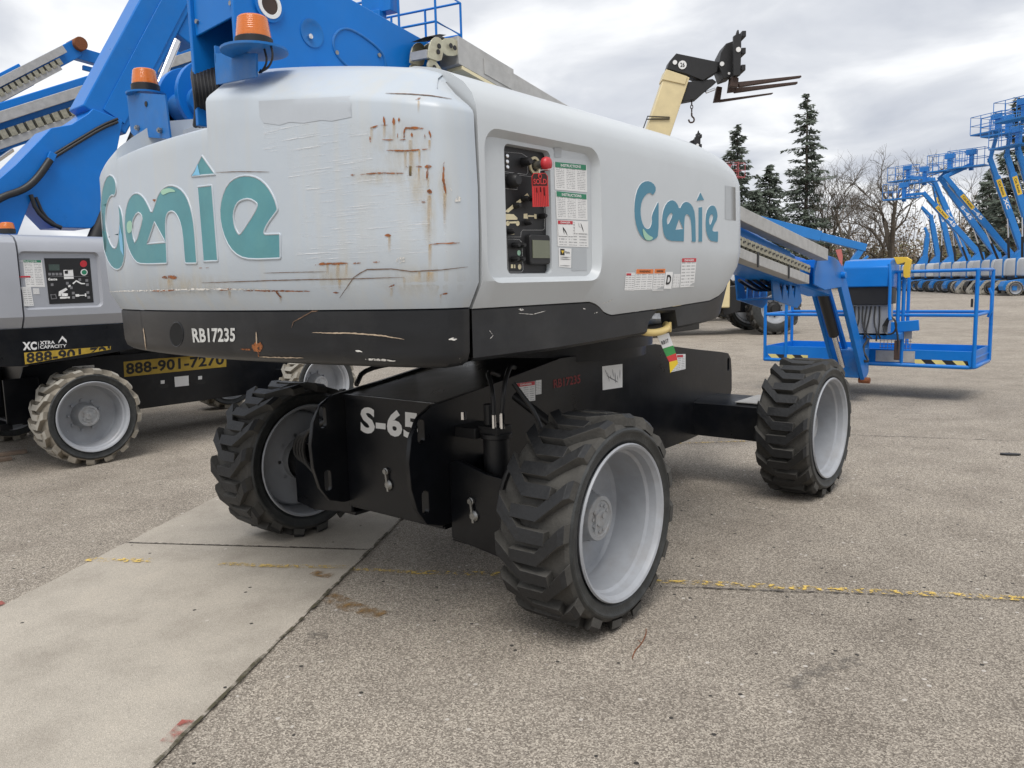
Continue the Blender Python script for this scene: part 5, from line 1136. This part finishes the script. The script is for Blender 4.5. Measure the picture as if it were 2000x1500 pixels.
for sx in (1, -1):
    for y in (0, nB_): wheel(NB, sx*nT, y, nR, nW, sx, 0, True, 16, False, .1+.4*y)
prof = [(1.09, 1.195), (1.15, 1.285), (1.155, 1.5), (1.152, 1.80), (1.14, 1.865), (1.10, 1.91), (1.02, 1.935), (.4, 1.95), (.4, 1.22)]
def cover(y0, y1, name, round_tail=False):
    m = MB(); rows = []
    ys = [y0+(y1-y0)*i/8 for i in range(9)]
    for y in ys:
        s = 1.
        if round_tail: s = 1-.16*max(0, ((y1-y)/(y1-y0)))**2.2
        rows.append([(x*s, y, z) for x, z in prof+prof[:1]])
    m.grid(rows); n = len(prof); m.add(rows[0][:-1], [tuple(range(n))]); m.add(rows[-1][:-1], [tuple(range(n))]); return m.build(name, GREYN, NB, ang=30, merge=.0002)
nh = cover(-.462, 1.35, 'cover'); nt_ = cover(-1.1, -.476, 'counterweight', True)
mm_ = MB(); mm_.box(-1.15, -.41, -1.0, 1.3, 1.22, 1.93); mm_.build('cover', GREYN, NB, .04); mm_ = MB(); mm_.box(-.4, .4, -1.05, 1.0, 1.0, 1.6); mm_.build('turret_base', BLUE, NB, .01)
def dcut(a0, a1, b0, b1, r, x_in, x_out, grow):
    q0 = rrect(a0, a1, b0, b1, r, 6); q1 = rrect(a0-grow, a1+grow, b0-grow, b1+grow, r+grow, 6); n = len(q0); c = MB()
    c.add([(x_in+NO.x, y+NO.y, z) for y, z in q0]+[(x_out+NO.x, y+NO.y, z) for y, z in q1], [tuple(range(n)), tuple(range(2*n-1, n-1, -1))]+[(i, i+n, (i+1) % n+n, (i+1) % n) for i in range(n)]); return c.mesh('c', GREYN)
bpy.context.view_layer.update()
boolean(nh, dcut(-.452, .13, 1.355, 1.785, .03, 1.125, 1.175, .028))
m = MB(); m.prism([(-1.05, .93), (-.5, .895), (.0, .925), (.5, .975), (1.35, 1.0), (1.35, 1.17), (.45, 1.17), (.32, 1.19), (-1.05, 1.195)], 'x', 1.05, 1.10); nsk = m.build('skirt', BLACK, NB, .004)
m = MB(); m.prism([(-1.05, .95), (1.35, 1.0), (1.35, 1.17), (-1.05, 1.195)], 'x', -1.10, -1.05); m.build('skirt', BLACK, NB)
m = MB(); m.box(-1.05, 1.05, -1.04, 1.34, .98, 1.02); m.box(-1.0, 1.0, -1.05, -1.02, .98, 1.19); m.build('turntable', BLACK, NB)
bnh, bns, bnc = bvh_of([nh], NO), bvh_of([nsk], NO), bvh_of([nch], NO)
zn = lambda L_: [(x/9.09, 490+y/9.09) for x, y in L_]
qp = zn([(780, 130), (1590, 130), (1660, 915), (875, 945)])
quad('control_panel', qp, bnh, BLACKP, nh, .003, 6, 6, NO)
def nq(L_, mat, off=.005, name='panel_print'): return poly(name, [zn(L_)], bnh, mat, nh, off, 4, NO)
nq([(855, 240), (1050, 240), (1055, 345), (865, 350)], M('lcd_dull_green', (.06, .085, .075), .25)); nq(el(1478, 230, 62, 60), REDB); nq(el(1488, 380, 62, 58), WHITE); nq(el(1490, 380, 45, 42), GRNV, .006); nq([(1120, 340), (1290, 335), (1305, 495), (1135, 500)], WHITE); nq([(1140, 352), (1200, 350), (1203, 405), (1145, 408)], INK, .006)
nq([(1040, 720), (1170, 655), (1195, 690), (1085, 760), (1080, 800), (1035, 800)], WHITE); nq([(1200, 620), (1240, 600), (1255, 625), (1215, 650)], WHITE); nq([(1280, 575), (1345, 520), (1365, 525), (1445, 570), (1505, 572), (1505, 590), (1435, 592), (1350, 545), (1300, 592)], WHITE); nq([(1090, 745), (1200, 755), (1200, 800), (1090, 805)], WHITE); nq([(1060, 815), (1235, 812), (1235, 845), (1060, 850)], WHITE); nq([(1335, 770), (1400, 768), (1405, 812), (1340, 815)], WHITE); nq([(1400, 782), (1500, 780), (1500, 795), (1400, 798)], WHITE); nq([(1500, 755), (1525, 755), (1530, 810), (1505, 812)], WHITE)
word('lettering', 'Genie', zn([(848, 480), (1010, 480), (1012, 525), (850, 528)]), bnh, WHITE, nh, .005, .05, NO)
for k in range(4): nq([(850+65*k, 390), (900+65*k, 390), (905+65*k, 435), (855+65*k, 438)], INKG)
for x, y in ((1190, 575), (1260, 655), (1410, 510), (1535, 525), (1545, 600), (1295, 750), (1300, 825), (1555, 740), (1570, 825), (920, 600)): nq([(x-24, y-22), (x+24, y-24), (x+26, y+22), (x-22, y+24)], INKG)
nq([(890, 770), (985, 765), (1010, 850), (905, 860)], INKG); nq([(905, 785), (975, 782), (990, 838), (915, 845)], BLACKP, .006); stroke(zn([(845, 458), (1570, 452)]), .8, INKG, bnh, nh, 'panel_print', .0055, 0, NO)
sticker(zn([(240, 155), (738, 165), (800, 640), (290, 640)]), bnh, nh, LAB, 1, GRNV, .09, 'INSTRUCTIONS', None, NO); quad('label', zn([(300, 640), (545, 640), (600, 975), (345, 990)]), bnh, LAB9, nh, .003, 3, 3, NO); quad('label_header', zn([(275, 445), (535, 445), (538, 470), (280, 475)]), bnh, REDV, nh, .004, 3, 2, NO); quad('label', zn([(580, 665), (690, 665), (700, 768), (590, 770)]), bnh, LAB9, nh, .003, 2, 2, NO)
zx = lambda L_: [(x/5.358, 640+y/5.358) for x, y in L_]
word('lettering', 'XC', zx([(232, 150), (382, 145), (385, 232), (240, 237)]), bns, WHITE, nsk, .003, .05, NO); word('lettering', 'XTRA', zx([(415, 140), (572, 135), (572, 170), (417, 178)]), bns, WHITE, nsk, .003, .03, NO); word('lettering', 'CAPACITY', zx([(415, 185), (695, 172), (695, 205), (417, 222)]), bns, WHITE, nsk, .003, .02, NO)
poly('chevron', [zx([(610, 150), (650, 85), (695, 130), (697, 160), (650, 115), (612, 165)])], bns, WHITE, nsk, .003, 3, NO); stroke(zx([(400, 145), (402, 228)]), .9, WHITE, bns, nsk, 'divider', .003, 0, NO)
poly('yellow_sticker', [zx([(250, 262), (1158, 192), (1158, 228), (262, 384)])], bns, YELS, nsk, .0025, 8, NO)
vs_, fs_, _a = text2d('888-901-7270', .03); pts = []
for u, v in vs_:
    a = Vector((272, 262)).lerp(Vector((1300, 180)), u); b = Vector((278, 372)).lerp(Vector((1300, 300)), u); p_ = b.lerp(a, v); lim = 384+(p_.x-262)*(228-384)/(1158-262)-4; pts.append((min(p_.x, 1150), min(p_.y, lim)))
lay('lettering', zx(pts), fs_, bns, INK, nsk, .0035, NO)
zc_ = lambda L_: [(x/2.885, 400+y/2.885) for x, y in L_]
quad('yellow_sticker', zc_([(695, 885), (1275, 828), (1275, 912), (700, 970)]), bnc, YELS, nch, .002, 3, 2, NO); word('lettering', '888-901-7270', zc_([(707, 893), (1262, 840), (1262, 900), (712, 958)]), bnc, INK, nch, .003, .03, NO)
quad('label', zc_([(405, 912), (530, 902), (535, 945), (410, 950)]), bnc, LAB9, nch, .002, 2, 2, NO); quad('label', zc_([(982, 970), (1062, 962), (1064, 1018), (986, 1026)]), bnc, WHITE, nch, .002, 2, 2, NO)
for x, y in ((905, 990), (1116, 966)): quad('label', zc_([(x, y), (x+22, y-2), (x+22, y+17), (x, y+19)]), bnc, WHITE, nch, .002, 1, 1, NO)
for x, y in ((920, 1020), (1130, 998)): poly('slot', [zc_(el(x, y, 30, 14))], bnc, INK, nch, .0015, 5, NO)
# its boom, raised
NX = -5.05
def NP(L_, X=NX): return [onX(*p_, X)-NO for p_ in L_]
def pxprism(name, L_, X0, X1, mat, par, org, bev=.006):
    P = [onX(*p_, X1)-org for p_ in L_]; n = len(P); m = MB(); m.add(P+[p_-Vector((X1-X0, 0, 0)) for p_ in P], [tuple(range(n)), tuple(range(2*n-1, n-1, -1))]+[(i, i+n, (i+1) % n+n, (i+1) % n) for i in range(n)]); return m.build(name, mat, par, bev)
pxprism('boom_base', [(-160, 440), (-120, 400), (0, 348), (30, 322), (100, 250), (140, 243), (172, 222), (182, 212), (240, 235), (222, 330), (192, 432), (178, 446), (110, 444), (60, 392), (30, 470), (-160, 560)], NX-.36, NX+.03, BLUE, NB, NO)
a0, a1 = NP([(190, 240)], NX-.17)[0]+Vector((.17, 0, 0)), NP([(317, 0)], NX-.17)[0]+Vector((.17, 0, 0)); bd = (a1-a0).normalized()
m = MB(); m.beam(a0-Vector((.17, 0, 0)), a0+bd*7.5-Vector((.17, 0, 0)), .34, .44, (0, -bd.z, bd.y)); nb = m.build('boom', BLUE, NB, .015)
m = MB(); m.beam(a0+bd*.05+Vector((.008, .06, 0)), a0+bd*2.0+Vector((.008, .06, 0)), .012, .22, (0, -bd.z, bd.y)); m.build('boom_side_plate', BLUE, nb, .003)
m = MB(); m.beam(a0+bd*1.2+Vector((-.17, .30, -.12)), a0+bd*2.6+Vector((-.17, .30, -.12)), .30, .20, (0, -bd.z, bd.y)); m.build('cylinder_housing', BLUE, NB, .01)
c0, c1 = NP([(300, 190)])[0], NP([(345, 80)])[0]; m = MB(); m.k = 0; m.cyl(c0-(c1-c0)*3.2, c0, .075, 16); m.k = 1; m.cyl(c0, c1, .042, 16); m.build('lift_cylinder', [BLACKP, CHROME], NB)
m = MB(); m.tube(NP([(-60, 430), (0, 385), (45, 372), (72, 350), (98, 312)], NX+.08), .032, 10, 2); m.build('hose_sleeve', HOSE, NB, ang=50)
m = MB(); m.tube(NP([(98, 312), (150, 280), (200, 250), (230, 238)], NX+.055), .014, 8, 1); m.tube(NP([(98, 306), (150, 274), (200, 244), (230, 232)], NX+.05), .012, 8, 1); m.build('hydraulic_hose', HOSE, NB, ang=50)
m = MB(); m.tube(NP([(60, 380), (70, 410), (95, 435), (120, 445)], NX+.06), .02, 8, 1); m.tube(NP([(70, 385), (85, 420), (110, 440)], NX+.06), .014, 8, 1); m.build('cable_loop', HOSE, NB, ang=50)
m = MB(); q_ = NP([(90, 318), (105, 312)], NX+.06); m.beam(q_[0]-Vector((0, 0, .05)), q_[1]+Vector((0, 0, .06)), .06, .03, (1, 0, 0)); m.build('hose_clamp', BLUE, NB, .003)
beacon(NB, onX(15, 456, -4.62)-NO, .055, .085)

# ================================================================== OTHER LIFTS ON THE LEFT
random.seed(31)
def by_pixels(X, base, tip, back):
    """boom in the vertical plane x = X: direction from two sighted points, pivot 'back' metres behind the first"""
    a_, b_ = onX(*base, X), onX(*tip, X); d = (b_-a_).normalized(); p_ = a_-d*back; return p_, math.degrees(math.atan2(d.z, d.y)), (b_-p_).length
pB, aB, lB = by_pixels(-8.05, (0, 250), (560, 66), 2.6); fB = onX(735, 88, -8.05)-onX(560, 66, -8.05)
LB = make_lift('boom_lift', 'boom lift with long silver trayed boom raised low beyond the XC lift', (-8.05, pB.y+2.3, 0), 0, None, .44, .16, 2.5, 1.0, GREYN, BLUE, BLACK, -.9, 1.15, (1.1, 1.95), 1.5, (-2.3, pB.z), aB, lB, .50, None, None, True, .25, True, True, fB.length, math.degrees(math.atan2(fB.z, fB.y)), False, False, True)
pC, aC, lC = by_pixels(-11.6, (0, 172), (146, 96), 3.6)
LC = make_lift('boom_lift', 'farther boom lift with rusty folded jib and its boom half raised', (-11.6, pC.y+2.3, 0), 0, None, .44, .16, 2.5, 1.0, GREYN, BLUE, BLACK, -.9, 1.15, (1.1, 1.95), 1.5, (-2.3, pC.z), aC, lC, .36, None, None, True, .2, True, True, 1.7, -8, False, False, True)
def add_chain(root, pivot, ang, blen, bsec):
    a = R_(ang); d = Vector((0, math.cos(a), math.sin(a))); u = Vector((0, -math.sin(a), math.cos(a))); P = Vector((bsec*.55, pivot[0], pivot[1])); n = int(blen*.85/.11)
    me = cached('lnk', lambda: (lambda m: (m.box(-.05, .05, -.045, .03, -.05, .05), m.mesh('chain_link', CHAIN))[1])(MB()))
    for i in range(n): o = obj('chain_link', me, root, 0, P+d*(.4+.11*i)-u*bsec*.16, (a, 0, 0))
add_chain(LB, (-2.3, pB.z), aB, lB, .50); add_chain(LC, (-2.3, pC.z), aC, lC, .36)
m = MB(); a = R_(aC); tp = Vector((0, -2.3+lC*math.cos(a), pC.z+lC*math.sin(a))); m.lathe([(-.2, .11), (.2, .11)], tp+Vector((0, .03, .06)), (1, 0, 0), 16); m.build('rusty_knuckle', RUST, LC, .01)

# ================================================================== ROW OF LIFTS ACROSS THE YARD
FWD = Vector((-.874, -.486, 0)); RZ = math.atan2(-FWD.x, FWD.y); rowd = Vector((-.486, .874, 0))
PL0 = Vector((-1.71, 51.2, 0))
def row_lift(bx, by, tx, ty, px, py, label, text=None, tg=None, tracks=False, plat=True, pale=True, body=GREYF, R=.42, prot=.9, shift=0.):
    d = ray(bx, by); d2 = Vector((d.x, d.y)); o = PL0+rowd*shift*0+FWD*(-shift); rel = o-CAM
    # where the sight line to the pivot crosses the line of pivots
    det = d2.x*(-rowd.y)+rowd.x*d2.y; k = (rel.x*(-rowd.y)+rowd.x*rel.y)/det
    P = CAM+d*k; nrm = FWD.cross(Vector((0, 0, 1)))
    def onplane(x, y): q_ = ray(x, y); return CAM+q_*((P-CAM).dot(nrm)/q_.dot(nrm))
    wb = 2.3; pv = -.55; T = onplane(tx, ty); F = onplane(px, py)
    root = P-FWD*pv; root.z = 0
    v = T-P; ang = math.degrees(math.atan2(v.z, v.dot(FWD))); w = F+Vector((0, 0, .25))-T; ja = math.degrees(math.atan2(w.z, w.dot(FWD)))
    return make_lift('boom_lift', label, root, RZ, 'lifts parked in a row across the yard', R, .15, wb, .95, body, BLUEF, BLACK if tracks else BLUEF, -.75, 1.0, (.92, 2.15), 1.5, (pv, P.z), ang, v.length, .36, text, tg, plat, prot, pale, True, w.length, ja, tracks)
row_lift(1914, 497, 1803, 376, 1768, 388, 'row lift whose long S-45 boom leans lowest with a yellow sign', ('S-45', 1.1), 'Cat Rents', pale=False)
row_lift(1858, 504, 1822, 347, 1775, 352, 'row lift with steep narrow S-45 boom at the far end', ('S-45', 1.1), 'Cat Rents', prot=.6, pale=False)
row_lift(1946, 497, 1834, 345, 1858, 333, 'row lift with S-45 boom just behind the widest yellow sign', ('S-45', 1.1), None, pale=False)
row_lift(1976, 499, 1844, 342, 1900, 326, 'row lift with the widest yellow sign on its leaning S-45 boom', ('S-45', 1.1), 'Cat Rents', pale=True)
row_lift(1997, 490, 1933, 308, 1950, 258, 'tracked row lift with upright S-45 XC boom and the highest platform', ('S-45 XC', 1.7), 'Cat Rents', tracks=True, prot=.5)
row_lift(2052, 490, 1988, 292, 1990, 285, 'tracked row lift at the near end beside the S-45 XC lift', None, 'Cat Rents', tracks=True, prot=.4)
row_lift(2024, 491, 1966, 300, 1972, 262, 'row lift with plain upright boom between the two tracked lifts', None, 'Cat Rents', prot=.7)
row_lift(1888, 502, 1826, 356, 1808, 356, 'row lift with a thin boom half hidden among the S-45 booms', ('S-45', 1.1), None, prot=.8, pale=False)
row_lift(2080, 490, 2030, 250, 2002, 232, 'row lift at the near end with a platform cut by higher platforms', None, None, prot=.5)
row_lift(1832, 503, 1818, 420, 1800, 410, 'row lift with short silver sided boom pointing up at the far end', None, None, plat=False, pale=False)
row_lift(1806, 503, 1812, 455, 1806, 450, 'farthest row lift with its short folded arm', None, None, plat=False, pale=True)
# blue lift behind the cage, boom lowered
f2 = Vector((.765, .644, 0)); T = atD(1690, 484, 27); nrm = f2.cross(Vector((0, 0, 1)))
def onpl(x, y): q_ = ray(x, y); return CAM+q_*((T-CAM).dot(nrm)/q_.dot(nrm))
P = onpl(1240, 372); v = T-P; root = P-f2*(-.55); root.z = 0
make_lift('boom_lift', 'large boom lift behind the cage with lowered blue boom, white lettering and yellow mark', root, math.atan2(-f2.x, f2.y), None, .5, .18, 2.8, 1.05, GREYF, BLUEF, BLACK, -.9, 1.1, (1.2, 2.2), 1.8, (-.55, P.z), math.degrees(math.atan2(v.z, v.dot(f2))), v.length, .34, ('S-85', .9), None, False, 0, True, False, .75, -130, cyl=False)
# red lift far off
T = atD(1420, 330, 62); root = T-f2*1.0; root.z = 0
make_lift('boom_lift', 'distant red boom lift showing only its platform rails beyond the hood', root, math.atan2(-f2.x, f2.y)+.3, None, .45, .16, 2.5, 1.0, GREYF, RED, BLACK, -.8, 1.0, (1.0, 1.9), 1.5, (-.5, 2.0), 82, T.z-2.3, .3, None, None, True, .4, True, False, .4, 0)

# ================================================================== TELEHANDLERS
tf = Vector((.765, .644, 0)); tr_ = Vector((.644, -.765, 0)); fwp = onZ(1509, 653); TWB = 3.2
TL = thing('telehandler', (fwp-tf*TWB-tr_*1.02), math.atan2(-tf.x, tf.y), 'cream telehandler with black fork carriage raised high above the grey hood', 'telehandler')
Ti = (Matrix.Translation(TL.location) @ Matrix.Rotation(TL.rotation_euler.z, 4, 'Z')).inverted()
def onT(x, y, X): # point on the telehandler's own vertical plane at local x = X
    q_ = ray(x, y); c_ = Ti @ CAM; d_ = Ti.to_3x3() @ q_; return c_+d_*((X-c_.x)/d_.x)
def tpr(name, L_, X0, X1, mat, par=TL, bev=.01):
    P = [onT(*p_, X1) for p_ in L_]; n = len(P); m = MB(); m.add(P+[p_-Vector((X1-X0, 0, 0)) for p_ in P], [tuple(range(n)), tuple(range(2*n-1, n-1, -1))]+[(i, i+n, (i+1) % n+n, (i+1) % n) for i in range(n)]); return m.build(name, mat, par, bev)
for sx in (1, -1):
    for y in (0, TWB):
        w = wheel(TL, sx*1.02, y, .65, .22, sx, 0, False, 16, False, .4)
        m = MB(); m.lathe([(.225, .575), (.25, .52), (.25, .44), (.23, .375), (.20, .36)], n=40, cap=False); m.build('sidewall', RUBS, w)
        m = MB(); m.lathe([(.215, .365), (.228, .37), (.228, .35), (.18, .335), (.10, .30), (.06, .22), (.06, .17)], n=40, cap=False); m.build('wheel_disc', RIM, w)
        m = MB(); m.lathe([(.05, .18), (.09, .17), (.12, .10), (.16, .09), (.16, 0)], n=24, cap=False)
        for k in range(10): m.lathe([(.06, .016), (.09, .016), (.09, 0)], (0, .2*math.cos(k*.628), .2*math.sin(k*.628)), (1, 0, 0), 6)
        m.build('wheel_hub', BLACKP, w)
m = MB(); m.box(-.5, .5, -.9, TWB+.75, .55, 1.05); m.prism([(-1.2, .7), (-1.2, 1.7), (.6, 1.75), (1.0, 1.05), (1.0, .55), (-.9, .55)], 'x', -.55, .55); m.box(-.85, .85, TWB-.2, TWB+.2, .5, .8); m.box(-.85, .85, -.2, .2, .5, .8); tch = m.build('chassis', BLACK, TL, .02)
m = MB(); m.prism([(.25, 1.0), (.25, 1.75), (.6, 2.4), (1.7, 2.4), (2.0, 1.75), (2.0, 1.0)], 'x', -1.05, -.3); m.build('cab', CREAM, TL, .03)
m = MB(); m.prism([(-.6, .7), (-.6, 1.55), (2.1, 1.4), (2.1, .7)], 'x', .6, 1.1); m.build('engine_pod', CREAM, TL, .03)
m = MB(); m.prism([(TWB-.62, .95), (TWB-.45, 1.3), (TWB+.4, 1.36), (TWB+.7, 1.1), (TWB+.74, 1.14), (TWB+.42, 1.42), (TWB-.5, 1.36), (TWB-.68, .98)], 'x', .8, 1.26); m.prism([(TWB-1.2, .5), (TWB-1.35, 1.2), (TWB-.75, 1.25), (TWB-.78, .6)], 'x', .5, .9); m.build('mudguard', BLACKP, TL, .01)
b0, b1 = onT(1283, 262, 0), onT(1321, 148, 0); bd = (b1-b0).normalized(); base_p = b0-bd*((b0.z-1.7)/bd.z)
m = MB(); m.beam(base_p, b1, .46, .62, (0, -bd.z, bd.y)); tb = m.build('boom', CREAM, TL, .02)
zt = lambda L_: [(1220+x/5, 40+y/5) for x, y in L_]
tpr('boom_nose', zt([(405, 475), (615, 545), (590, 625), (370, 575)]), -.26, .26, CREAM)
m = MB(); m.beam(onT(1299, 255, -.05), onT(1331, 172, -.05), .3, .12, (0, -bd.z, bd.y)); m.build('hose_tray', BLACKP, TL, .005)
m = MB(); L1 = [onT(*p_, .26) for p_ in zt([(175, 1075), (225, 935), (440, 945), (440, 960), (215, 965)])]; m.tube(L1, .015, 6); m.build('boom_hose', HOSE, TL)
tpr('boom_head', zt([(505, 320), (920, 405), (905, 500), (765, 585), (600, 520), (415, 470), (440, 395)]), -.20, .20, BLACKP)
tpr('tilt_arm', zt([(610, 600), (860, 570), (900, 600), (800, 680), (705, 765), (575, 790), (535, 730), (590, 640)]), -.16, .16, BLACKP)
tpr('quick_hitch', zt([(990, 225), (1060, 200), (1055, 540), (965, 570), (920, 440), (940, 320)]), -.3, .3, BLACKP)
tpr('tilt_cylinder', zt([(790, 690), (880, 655), (890, 675), (800, 710)]), -.04, .04, CHROME)
tpr('carriage', zt([(1065, 150), (1090, 135), (1105, 88), (1115, 92), (1120, 130), (1140, 130), (1140, 300), (1132, 535), (1060, 540)]), -.62, -.52, BLACKP); tpr('carriage', zt([(1065, 150), (1090, 135), (1105, 88), (1115, 92), (1120, 130), (1140, 130), (1140, 300), (1132, 535), (1060, 540)]), .5, .6, BLACKP)
m = MB(); a_, b_ = onT(*zt([(1100, 200)])[0], 0), onT(*zt([(1095, 520)])[0], 0)
for p_ in (a_, b_, a_.lerp(b_, .5)): m.box(-.6, .6, p_.y-.05, p_.y+.05, p_.z-.07, p_.z+.07)
m.build('carriage_bar', BLACKP, TL, .01)
for X, L1, L2 in ((.42, [(1055, 540), (1115, 560), (1110, 650), (1030, 640)], [(1100, 600), (1725, 535), (1730, 552), (1125, 645)]), (-.05, [(1030, 560), (1095, 570), (1090, 690), (1010, 700)], [(1060, 660), (1690, 595), (1692, 615), (1080, 702)]), (-.5, [(905, 640), (955, 650), (935, 790), (872, 796)], [(920, 772), (1450, 703), (1452, 712), (935, 792)])):
    tpr('fork', zt(L1), X-.07, X+.07, RUSTB); tpr('fork', zt(L2), X-.07, X+.07, RUSTB)
m = MB(); hk = onT(*zt([(655, 785)])[0], 0)
for k in range(3): m.tube([hk+Vector((.0 if k % 2 else .03*math.cos(t*.8), .03*math.cos(t*.8) if k % 2 else 0, -.06-.09*k+.055*math.sin(t*.8))) for t in range(9)], .012, 5)
m.tube([hk+Vector((0, 0, -.30)), hk+Vector((0, 0, -.38)), hk+Vector((0, .07, -.44)), hk+Vector((0, .05, -.53)), hk+Vector((0, -.05, -.54)), hk+Vector((0, -.08, -.46))], .022, 6, 1); m.build('chain_hook', RUSTB, TL)
def tdisc(x, y, r, X, mat, nm='pin'): c_ = onT(*zt([(x, y)])[0], X); m = MB(); m.lathe([(0, r), (.02, r), (.02, 0)], c_, (1, 0, 0), 16); return m.build(nm, mat, TL), c_
tdisc(490, 410, .055, .2, WHITE); tdisc(950, 425, .055, .3, WHITE); tdisc(1018, 518, .03, .3, WHITE); tdisc(1110, 285, .06, .6, WHITE)
dd, c_ = tdisc(563, 435, .105, .2, WHITE, 'number_disc'); word3('lettering', '26', c_+Vector((.024, -.055, -.055)), (0, .11, 0), (0, 0, .11), INK, TL, .02)
m = MB(); m.lathe([(0, .06), (.08, .06), (.08, .03)], onT(*zt([(565, 690)])[0], .1), (1, 0, 0), 12); m.build('fitting', YELV, TL)
# second telehandler: same make, farther back
pc = TL.matrix_basis @ onT(*zt([(1108, 92)])[0], .55); q_ = ray(1362, 261); k = (pc.z-CAM.z)/q_.z; mv = CAM+q_*k-pc; mv.z = 0
T2 = TL.copy(); col.objects.link(T2); T2.location = TL.location+mv; T2['label'] = 'second telehandler farther back, only its fork carriage tip showing over the hood'
def copy_children(src, dst):
    for c in [o for o in bpy.data.objects if o.parent is src]:
        k = c.copy(); col.objects.link(k); k.parent = dst; copy_children(c, k)
copy_children(TL, T2)

# ================================================================== SMALL THINGS ON THE GROUND
def plank(a, b, w, h, label):
    a, b = onZ(*a), onZ(*b); t = thing('plank', tuple(a), 0, label, 'plank'); m = MB(); m.beam(Vector((0, 0, h/2+.001)), b-a+Vector((0, 0, h/2+.001)), w, h); m.build('board', WOOD, t, .004)
plank((-60, 899), (52, 884), .09, .03, 'long weathered wooden board lying by the pale tyre'); plank((-40, 908), (22, 898), .07, .03, 'short weathered board beside the longer board')
tw = thing('twig', onZ(1235, 1288), 0, 'thin reddish dry twig lying before the big front tyre', 'twig'); o_ = tw.location.copy(); m = MB(); m.tube([onZ(*p_)-o_+Vector((0, 0, .004)) for p_ in ((1235, 1288), (1240, 1272), (1254, 1258), (1262, 1240), (1262, 1230))], .0022, 5, 2); m.tube([onZ(*p_)-o_+Vector((0, 0, .004)) for p_ in ((1254, 1258), (1246, 1252))], .0015, 4, 0); m.build('stem', RUST, tw)
ch = thing('rubber_scrap', onZ(1972, 889), .4, 'small black rubber scrap on open asphalt beyond the fixed wheel', 'scrap'); m = MB(); m.prism([(-.07, -.01), (-.03, -.03), (.06, -.02), (.08, .012), (0, .03), (-.06, .02)], 'z', .001, .014); m.build('piece', RUB, ch)
random.seed(9); m = MB()
for i in range(1500):
    x, y = random.uniform(-3.5, 4.5), random.uniform(-2.2, 5); s = random.uniform(.002, .006)*(1 if random.random() < .93 else 1.7)
    m.add([(x+s*random.uniform(-1, 1), y+s*random.uniform(-1, 1), .002+s*random.uniform(0, .9)) for _ in range(4)], [(0, 1, 2), (0, 2, 3), (0, 3, 1), (1, 3, 2)])
m.build('loose_grit', M('grit', (.34, .31, .28), .9, var=.5, vs=3), kind='stuff')
